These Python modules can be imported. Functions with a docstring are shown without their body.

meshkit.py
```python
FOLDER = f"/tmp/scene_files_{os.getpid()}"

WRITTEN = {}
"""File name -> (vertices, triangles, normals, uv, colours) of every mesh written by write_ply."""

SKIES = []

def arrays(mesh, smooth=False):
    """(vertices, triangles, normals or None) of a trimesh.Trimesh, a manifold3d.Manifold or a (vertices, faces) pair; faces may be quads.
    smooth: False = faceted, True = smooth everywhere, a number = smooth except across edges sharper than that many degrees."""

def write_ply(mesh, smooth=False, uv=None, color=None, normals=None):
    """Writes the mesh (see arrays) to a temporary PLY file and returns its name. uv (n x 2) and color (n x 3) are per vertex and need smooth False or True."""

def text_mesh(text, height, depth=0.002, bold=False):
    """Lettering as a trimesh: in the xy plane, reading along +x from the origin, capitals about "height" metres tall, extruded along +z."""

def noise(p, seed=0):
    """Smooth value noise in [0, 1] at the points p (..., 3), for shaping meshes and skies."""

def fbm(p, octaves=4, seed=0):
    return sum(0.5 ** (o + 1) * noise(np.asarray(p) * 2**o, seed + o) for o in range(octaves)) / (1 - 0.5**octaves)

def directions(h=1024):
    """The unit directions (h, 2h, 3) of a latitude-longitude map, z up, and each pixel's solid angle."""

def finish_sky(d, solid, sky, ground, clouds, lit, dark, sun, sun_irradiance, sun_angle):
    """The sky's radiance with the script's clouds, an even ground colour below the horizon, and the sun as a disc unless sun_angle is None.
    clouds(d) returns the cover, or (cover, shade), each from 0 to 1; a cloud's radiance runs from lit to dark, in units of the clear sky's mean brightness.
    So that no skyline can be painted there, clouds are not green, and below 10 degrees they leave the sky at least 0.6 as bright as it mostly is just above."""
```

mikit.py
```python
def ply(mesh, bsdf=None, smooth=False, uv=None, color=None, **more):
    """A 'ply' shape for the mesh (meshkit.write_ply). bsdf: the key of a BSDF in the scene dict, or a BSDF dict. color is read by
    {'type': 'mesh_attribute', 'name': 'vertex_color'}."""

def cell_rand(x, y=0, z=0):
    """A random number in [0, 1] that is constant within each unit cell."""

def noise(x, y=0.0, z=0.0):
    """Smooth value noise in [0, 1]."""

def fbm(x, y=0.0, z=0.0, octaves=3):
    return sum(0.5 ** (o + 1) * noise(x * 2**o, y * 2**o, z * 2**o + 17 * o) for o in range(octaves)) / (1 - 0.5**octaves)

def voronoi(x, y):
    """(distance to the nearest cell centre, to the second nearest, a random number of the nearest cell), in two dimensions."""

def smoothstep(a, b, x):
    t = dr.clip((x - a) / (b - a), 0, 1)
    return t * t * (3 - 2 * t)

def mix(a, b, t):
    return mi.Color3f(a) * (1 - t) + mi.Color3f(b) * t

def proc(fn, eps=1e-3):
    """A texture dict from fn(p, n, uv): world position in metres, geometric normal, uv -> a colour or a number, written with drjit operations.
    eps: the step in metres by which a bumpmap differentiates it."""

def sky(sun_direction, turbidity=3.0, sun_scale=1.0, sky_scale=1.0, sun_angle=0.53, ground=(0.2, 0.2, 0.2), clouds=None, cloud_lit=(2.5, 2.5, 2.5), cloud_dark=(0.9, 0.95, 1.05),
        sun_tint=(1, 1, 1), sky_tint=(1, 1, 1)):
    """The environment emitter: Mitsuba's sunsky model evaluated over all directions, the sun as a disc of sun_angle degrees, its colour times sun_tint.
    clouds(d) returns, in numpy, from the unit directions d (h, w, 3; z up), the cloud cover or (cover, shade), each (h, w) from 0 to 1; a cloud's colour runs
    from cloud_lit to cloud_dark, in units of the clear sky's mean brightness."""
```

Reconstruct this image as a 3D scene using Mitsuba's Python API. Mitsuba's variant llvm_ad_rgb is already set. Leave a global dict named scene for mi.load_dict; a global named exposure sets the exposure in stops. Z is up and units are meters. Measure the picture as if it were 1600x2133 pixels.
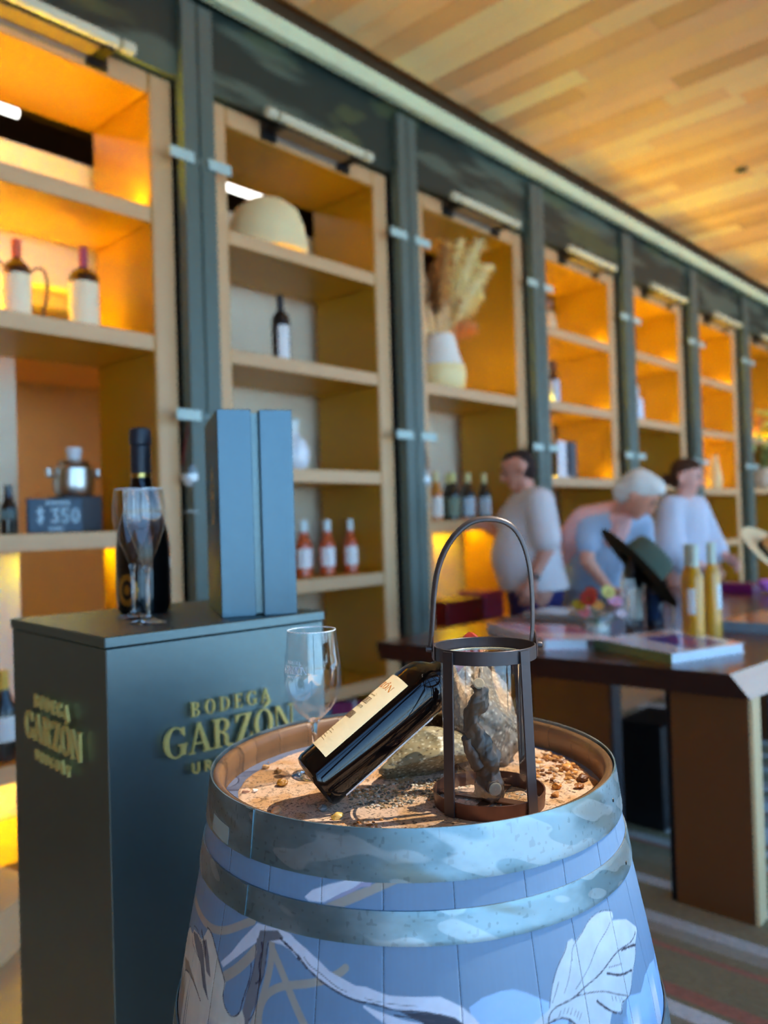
import math, random
import numpy as np
import trimesh
import manifold3d as m3
import shapely
from shapely.geometry import Polygon, LineString, Point, box as sbox
from shapely import affinity
from shapely.ops import unary_union
import drjit as dr
import mitsuba as mi
import mikit, meshkit
from mikit import noise, fbm, voronoi, cell_rand, smoothstep, mix

rng = random.Random(7)
nrng = np.random.default_rng(11)
T = mi.ScalarTransform4f

# ------------------------------------------------------------------ camera, light, exposure
EYE = np.array([0.0, 0.0, 1.287])
yaw, pitch, roll = map(math.radians, (47.15, 0.82, -1.735))
fwd = np.array([math.sin(yaw) * math.cos(pitch), math.cos(yaw) * math.cos(pitch), math.sin(pitch)])
rt = np.array([math.cos(yaw), -math.sin(yaw), 0.0])
up = np.cross(rt, fwd)
up = math.cos(roll) * up - math.sin(roll) * rt
scene = {}
labels = {}
scene['camera'] = {'type': 'thinlens', 'fov': math.degrees(2 * math.atan(800 / 1668.4)), 'fov_axis': 'x',
                   'aperture_radius': 0.0050, 'focus_distance': 1.03, 'near_clip': 0.05, 'far_clip': 200.0,
                   'to_world': T().look_at(origin=EYE.tolist(), target=(EYE + fwd).tolist(), up=up.tolist())}
SUN_AZ, SUN_EL = math.radians(28), math.radians(56)
sun_dir = (math.sin(SUN_AZ) * math.cos(SUN_EL), math.cos(SUN_AZ) * math.cos(SUN_EL), math.sin(SUN_EL))
scene['sky'] = {'sampling_weight': 9.0} | mikit.sky(sun_dir, turbidity=3.0, sun_scale=3.6, sky_scale=3.3, ground=(0.22, 0.22, 0.22), sun_tint=(1.0, 0.95, 0.88), sky_tint=(0.80, 1.0, 1.06))
exposure = 2.35
LED = 0.5      # strength of the warm strips in the shelves


# ------------------------------------------------------------------ helpers
def S(r, g, b):
    c = np.array([r, g, b], float) / 255
    return np.where(c <= 0.04045, c / 12.92, ((c + 0.055) / 1.055) ** 2.4)


VC = {'type': 'mesh_attribute', 'name': 'vertex_color'}
def principled(**k):
    return {'type': 'twosided', 'bsdf': {'type': 'principled', **k}}
scene['matte'] = principled(base_color=VC, roughness=0.85, specular=0.25)
scene['satin'] = principled(base_color=VC, roughness=0.42, specular=0.5)
scene['bottle_glass'] = principled(base_color=VC, roughness=0.035, specular=0.55)
scene['gloss'] = principled(base_color=VC, roughness=0.07, specular=0.6, clearcoat=0.6, clearcoat_gloss=0.96)
for k_, c_, sp_ in (('lacquer', S(26, 28, 31), (0.74, 1.0, 1.0)), ('lacquer_case', S(36, 46, 58), (0.48, 0.74, 0.86))):
    scene[k_] = {'type': 'twosided', 'bsdf': {'type': 'roughplastic', 'diffuse_reflectance': {'type': 'rgb', 'value': c_.tolist()}, 'specular_reflectance': {'type': 'rgb', 'value': list(sp_)}, 'int_ior': 2.9, 'alpha': 0.18, 'distribution': 'ggx'}}
scene['goldleaf'] = principled(base_color=VC, roughness=0.45, metallic=0.55, specular=0.5)
scene['polish'] = principled(base_color=VC, roughness=0.2, specular=0.55, clearcoat=0.35, clearcoat_gloss=0.9)
scene['metal'] = principled(base_color=VC, roughness=0.3, metallic=1.0)
scene['iron'] = principled(base_color=VC, roughness=0.4, metallic=0.55, specular=0.5)
scene['leafy'] = {'type': 'twosided', 'bsdf': {'type': 'principled', 'base_color': VC, 'roughness': 0.7, 'specular': 0.2}}
scene['pane'] = {'type': 'thindielectric', 'int_ior': 1.5}
scene['wineglass'] = {'type': 'thindielectric', 'int_ior': 1.6}
scene['crystal'] = {'type': 'dielectric', 'int_ior': 1.5}


def mesh_of(m):
    if hasattr(m, 'to_mesh'):
        q = m.to_mesh()
        return trimesh.Trimesh(np.array(q.vert_properties)[:, :3], np.array(q.tri_verts), process=False)
    if isinstance(m, tuple):
        v, f, _ = meshkit.arrays(m)
        return trimesh.Trimesh(v, f, process=False)
    return m


def cat(ms):
    return trimesh.util.concatenate([mesh_of(m) for m in ms])


used = {}
def number(name):
    k = name if name not in used else f'{name}_{used[name]:03d}'
    used[name] = used.get(name, 0) + 1
    return k


def shape(mesh, color, mat, smooth=30, extra=None):
    mesh = mesh_of(mesh)
    if smooth not in (True, False):
        if len(mesh.faces) < 60000:
            mesh = trimesh.graph.smooth_shade(mesh, angle=math.radians(smooth), facet_minarea=None)
        smooth = True
    col = color(mesh.vertices) if callable(color) else color
    col = np.broadcast_to(np.asarray(col, float), (len(mesh.vertices), 3))
    return mikit.ply(mesh, mat, smooth=smooth, color=col, **(extra or {}))


def add(parent, name, mesh, color=(0.5, 0.5, 0.5), mat='matte', smooth=30, label=None, extra=None, kind=None):
    """One part (or sub-part) of a thing."""
    key = number(parent + '__' + name)
    scene[key] = mesh if isinstance(mesh, dict) else shape(mesh, color, mat, smooth, extra)
    d = {}
    if label: d['label'] = label
    if kind: d['kind'] = kind
    if d: labels[key] = d
    return key


def thing(name, label, cat_, group=None):
    key = number(name)
    labels[key] = {'label': label, 'category': cat_}
    if group: labels[key]['group'] = group
    return key


def one(name, label, cat_, mesh, color, mat='matte', smooth=30, group=None, kind=None, extra=None):
    key = thing(name, label, cat_, group)
    if kind: labels[key]['kind'] = kind
    scene[key] = shape(mesh, color, mat, smooth, extra)
    return key


def struct(name, mesh=None, color=(0.5, 0.5, 0.5), mat='matte', smooth=30, label=None):
    key = number(name)
    labels[key] = {'kind': 'structure'}
    if label: labels[key]['label'] = label
    if mesh is not None:
        scene[key] = mesh if isinstance(mesh, dict) else shape(mesh, color, mat, smooth)
    return key


def bx(x0, x1, y0, y1, z0, z1, c=0.0):
    """A box, chamfered by c."""
    if c <= 0:
        m = trimesh.creation.box([x1 - x0, y1 - y0, z1 - z0])
        m.apply_translation([(x0 + x1) / 2, (y0 + y1) / 2, (z0 + z1) / 2])
        return m
    p = []
    for sx, x in ((1, x0), (-1, x1)):
        for sy, y in ((1, y0), (-1, y1)):
            for sz, z in ((1, z0), (-1, z1)):
                p += [(x + sx * c, y + sy * c, z), (x + sx * c, y, z + sz * c), (x, y + sy * c, z + sz * c)]
    return trimesh.Trimesh(np.array(p)).convex_hull


def rot(mesh, deg, axis=(0, 0, 1), at=(0, 0, 0)):
    mesh = mesh_of(mesh).copy()
    mesh.apply_transform(trimesh.transformations.rotation_matrix(math.radians(deg), axis, at))
    return mesh


def move(mesh, x, y=0, z=0):
    mesh = mesh_of(mesh).copy()
    mesh.apply_translation([x, y, z])
    return mesh


def frame_to(mesh, o, ex, ey, ez):
    M = np.eye(4)
    M[:3, 0], M[:3, 1], M[:3, 2], M[:3, 3] = ex, ey, ez, o
    mesh = mesh_of(mesh).copy()
    mesh.apply_transform(M)
    if np.linalg.det(M[:3, :3]) < 0: mesh.invert()
    return mesh


def lathe(prof, n=40, closed=True):
    """Revolve (r, z) points about z; the ends are closed where r is 0."""
    prof = [tuple(map(float, p)) for p in prof]
    a = np.arange(n) * 2 * math.pi / n
    v, rows = [], []
    for r, z in prof:
        if r < 1e-9:
            rows.append([len(v)]); v.append((0, 0, z))
        else:
            rows.append(list(range(len(v), len(v) + n)))
            v += [(r * math.cos(t), r * math.sin(t), z) for t in a]
    f = []
    for p, q in zip(rows[:-1], rows[1:]):
        for i in range(n):
            j = (i + 1) % n
            if len(p) == 1 and len(q) == 1: continue
            if len(p) == 1: f.append((p[0], q[j], q[i]))
            elif len(q) == 1: f.append((p[i], p[j], q[0]))
            else: f += [(p[i], p[j], q[j]), (p[i], q[j], q[i])]
    return trimesh.Trimesh(np.array(v), np.array(f), process=False)


def ring(r0, r1, z0, z1, n=64, c=0.0):
    """A closed ring of rectangular section, its edges chamfered by c."""
    c = min(c, (r1 - r0) / 3, (z1 - z0) / 3)
    p = [(r0 + c, z0), (r1 - c, z0), (r1, z0 + c), (r1, z1 - c), (r1 - c, z1), (r0 + c, z1), (r0, z1 - c), (r0, z0 + c), (r0 + c, z0)]
    return lathe(p, n)


def spline(pts, n):
    from scipy.interpolate import CubicSpline
    p = np.asarray(pts, float)
    d = np.r_[0, np.cumsum(np.linalg.norm(np.diff(p, axis=0), axis=1))]
    return CubicSpline(d / d[-1], p)(np.linspace(0, 1, n))


def tube(path, rad, sides=8, flat=None):
    """Sweep a circle (or an ellipse: flat = ratio of the second half-axis) along a path, ends closed."""
    p = np.asarray(path, float)
    rad = np.broadcast_to(np.asarray(rad, float), (len(p),))
    t = np.gradient(p, axis=0); t /= np.linalg.norm(t, axis=1, keepdims=True) + 1e-12
    ref = np.array([0, 0, 1.0]) if abs(t[0][2]) < 0.9 else np.array([1.0, 0, 0])
    u = np.cross(ref, t[0]); u /= np.linalg.norm(u)
    v, f = [], []
    for i in range(len(p)):
        u = u - t[i] * (u @ t[i]); u /= np.linalg.norm(u)
        w = np.cross(t[i], u)
        for k in range(sides):
            a = 2 * math.pi * k / sides
            v.append(p[i] + rad[i] * (math.cos(a) * u + math.sin(a) * (flat or 1) * w))
    for i in range(len(p) - 1):
        for k in range(sides):
            a, b = i * sides + k, i * sides + (k + 1) % sides
            f += [(a, b, b + sides), (a, b + sides, a + sides)]
    v += [p[0], p[-1]]
    e = (len(p) - 1) * sides
    for k in range(sides):
        f += [(len(v) - 2, (k + 1) % sides, k), (len(v) - 1, e + k, e + (k + 1) % sides)]
    return trimesh.Trimesh(np.array(v), np.array(f), process=False)


def prism(poly, h):
    gs = [g for g in getattr(poly, 'geoms', [poly]) if g.area > 1e-9]
    return cat([trimesh.creation.extrude_polygon(g, h, engine='earcut') for g in gs])


def rock(size, seed, sub=3, cuts=14, rough=0.16, near=0.55):
    m = trimesh.creation.icosphere(subdivisions=sub)
    v = m.vertices.copy()
    r = np.random.default_rng(seed)
    for _ in range(cuts):
        n = r.normal(size=3); n /= np.linalg.norm(n)
        d = r.uniform(near, 0.85)
        s = v @ n
        v = v - np.maximum(s - d, 0)[:, None] * n * 0.92
    v = v * (1 + rough * (meshkit.fbm(m.vertices * 2.2 + seed * 3.1, 5, seed) - 0.5)[:, None] * 2)
    return trimesh.Trimesh(v * np.asarray(size), m.faces, process=False)


def wood(base, amp=0.14, axis=2, freq=60, seed=0):
    """Colour of wood with grain that runs along an axis."""
    base = np.asarray(base, float)
    def f(v):
        s = np.full(3, freq, float); s[axis] = freq * 0.05
        g = meshkit.fbm(v * s + seed, 3, int(seed * 7)) - 0.5
        return np.clip(base * (1 + amp * 2 * g[:, None]), 0, 1)
    return f


def emit(mesh, rgb, parent, name, weight=0.15):
    key = number(parent + '__' + name)
    scene[key] = mikit.ply(mesh_of(mesh), 'white', smooth=False, emitter={'type': 'area', 'sampling_weight': weight, 'radiance': {'type': 'rgb', 'value': list(map(float, rgb))}})
    return key
scene['white'] = {'type': 'diffuse', 'reflectance': {'type': 'rgb', 'value': [0.6, 0.6, 0.6]}}


# ------------------------------------------------------------------ lettering: a high-contrast serif alphabet (cap height 1)
def _ell(cx, cy, rx, ry, n=40):
    return Polygon([(cx + rx * math.cos(t), cy + ry * math.sin(t)) for t in np.linspace(0, 2 * math.pi, n, endpoint=False)])
def _r(x0, y0, x1, y1): return sbox(x0, y0, x1, y1)
def _p(*pts): return Polygon(pts)
HL = 0.045
def glyph(ch):
    """(polygon, advance)"""
    if ch in 'OÓ':
        g = _ell(0.40, 0.5, 0.40, 0.52).difference(_ell(0.40, 0.5, 0.235, 0.475)); w = 0.80
        if ch == 'Ó': g = g.union(_p((0.40, 1.08), (0.47, 1.06), (0.72, 1.20), (0.66, 1.30), (0.58, 1.27)))
    elif ch == 'G':
        g = _ell(0.42, 0.5, 0.42, 0.52).difference(_ell(0.44, 0.5, 0.26, 0.475))
        g = g.difference(_r(0.5, 0.40, 1.0, 0.74))
        g = g.union(_r(0.62, 0.05, 0.78, 0.40)).union(_r(0.52, 0.37, 0.86, 0.42)).union(_p((0.70, 0.98), (0.76, 0.98), (0.76, 0.66), (0.62, 0.80))); w = 0.84
    elif ch == 'A':
        g = _p((0.34, 1.02), (0.46, 1.02), (0.82, 0), (0.62, 0)).union(_p((0.36, 1.02), (0.42, 0.95), (0.13, 0), (0.075, 0)))
        g = g.union(_r(0.17, 0.30, 0.62, 0.30 + HL)).union(_r(0, 0, 0.24, HL)).union(_r(0.54, 0, 0.90, HL)); w = 0.86
    elif ch == 'R':
        g = _r(0.08, 0, 0.25, 1).union(_r(0, 0, 0.34, HL)).union(_r(0, 1 - HL, 0.3, 1))
        g = g.union(_ell(0.36, 0.75, 0.30, 0.25).difference(_ell(0.36, 0.75, 0.135, 0.205)).intersection(_r(0.24, 0.45, 0.8, 1)))
        g = g.union(_p((0.36, 0.52), (0.46, 0.52), (0.60, 0.40), (0.62, 0.12), (0.72, 0.05), (0.80, 0.05), (0.80, 0.0), (0.60, -0.02), (0.46, 0.06), (0.45, 0.36), (0.38, 0.47), (0.24, 0.5))); w = 0.80
    elif ch == 'Z':
        g = _p((0.06, 0), (0.26, 0), (0.72, 1), (0.52, 1)).union(_r(0.06, 1 - HL, 0.70, 1)).union(_r(0.06, 0, 0.72, HL))
        g = g.union(_p((0.04, 1), (0.10, 1), (0.22, 0.95), (0.06, 0.70))).union(_p((0.74, 0), (0.66, 0), (0.54, 0.05), (0.74, 0.30))); w = 0.76
    elif ch == 'N':
        g = _r(0.08, 0, 0.08 + HL, 1).union(_p((0.0, 1), (0.24, 1), (0.80, 0), (0.66, 0), (0.07, 1))).union(_r(0.755, 0, 0.755 + HL, 1))
        g = g.union(_r(0, 0, 0.22, HL)).union(_r(0.66, 1 - HL, 0.90, 1)); w = 0.88
    elif ch == 'B':
        g = _r(0.08, 0, 0.25, 1).union(_r(0, 0, 0.32, HL)).union(_r(0, 1 - HL, 0.32, 1))
        for cy, rx in ((0.755, 0.30), (0.26, 0.35)):
            ry = 0.245 if cy > .5 else 0.26
            g = g.union(_ell(0.32, cy, rx, ry).difference(_ell(0.32, cy, rx - 0.16, ry - 0.05)).intersection(_r(0.24, 0, 1, 1)))
        w = 0.72
    elif ch == 'D':
        g = _r(0.08, 0, 0.25, 1).union(_r(0, 0, 0.32, HL)).union(_r(0, 1 - HL, 0.32, 1))
        g = g.union(_ell(0.30, 0.5, 0.50, 0.5).difference(_ell(0.30, 0.5, 0.33, 0.45)).intersection(_r(0.2, 0, 1, 1))); w = 0.84
    elif ch == 'E':
        g = _r(0.08, 0, 0.25, 1).union(_r(0, 0, 0.62, HL)).union(_r(0, 1 - HL, 0.60, 1)).union(_r(0.2, 0.49, 0.46, 0.49 + HL))
        g = g.union(_p((0.62, 0), (0.64, 0.26), (0.52, 0.05), (0.50, 0))).union(_p((0.60, 1), (0.61, 0.76), (0.50, 0.95), (0.48, 1))).union(_r(0.43, 0.38, 0.47, 0.65)); w = 0.66
    elif ch == 'U':
        g = LineString([(0.09, 1), (0.09, 0.36)] + [(0.37 - 0.28 * math.cos(t), 0.36 - 0.27 * math.sin(t)) for t in np.linspace(0, math.pi, 16)] + [(0.65, 1)]).buffer(0.085, cap_style='flat'); w = 0.74
    elif ch == 'Y':
        g = unary_union([LineString([(0.06, 1), (0.36, 0.48), (0.66, 1)]).buffer(0.085, cap_style='flat'), _r(0.275, 0, 0.445, 0.52)]); w = 0.72
    elif ch == '$':
        g = unary_union([LineString([(0.6, 0.8), (0.4, 0.95), (0.12, 0.8), (0.2, 0.58), (0.5, 0.42), (0.6, 0.2), (0.35, 0.05), (0.08, 0.2)]).buffer(0.07), _r(0.32, -0.1, 0.4, 1.1)]); w = 0.72
    else:
        return None, 0.45
    return g.buffer(0), w
def sans(ch):
    """A letter with strokes of one width."""
    if ch == 'R': g, w = unary_union([_r(0.0, 0, 0.17, 1), LineString([(0.08, 0.92), (0.32, 0.92)] + [(0.34 + 0.2 * math.sin(t), 0.70 + 0.22 * math.cos(t)) for t in np.linspace(0, math.pi, 12)] + [(0.08, 0.48)]).buffer(0.085, cap_style='flat'), _p((0.25, 0.5), (0.43, 0.5), (0.68, 0), (0.48, 0))]), 0.72
    elif ch == 'G': g, w = unary_union([LineString([(0.42 + 0.34 * math.cos(t), 0.5 + 0.42 * math.sin(t)) for t in np.linspace(0.7, 2 * math.pi - 0.35, 26)]).buffer(0.085, cap_style='flat'), _r(0.46, 0.36, 0.82, 0.5)]), 0.86
    elif ch == 'A': g, w = unary_union([LineString([(0.08, 0), (0.38, 0.98), (0.68, 0)]).buffer(0.085, cap_style='flat', join_style='mitre'), _r(0.2, 0.24, 0.56, 0.38)]), 0.78
    else: return glyph(ch)
    return g.buffer(0), w


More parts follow.
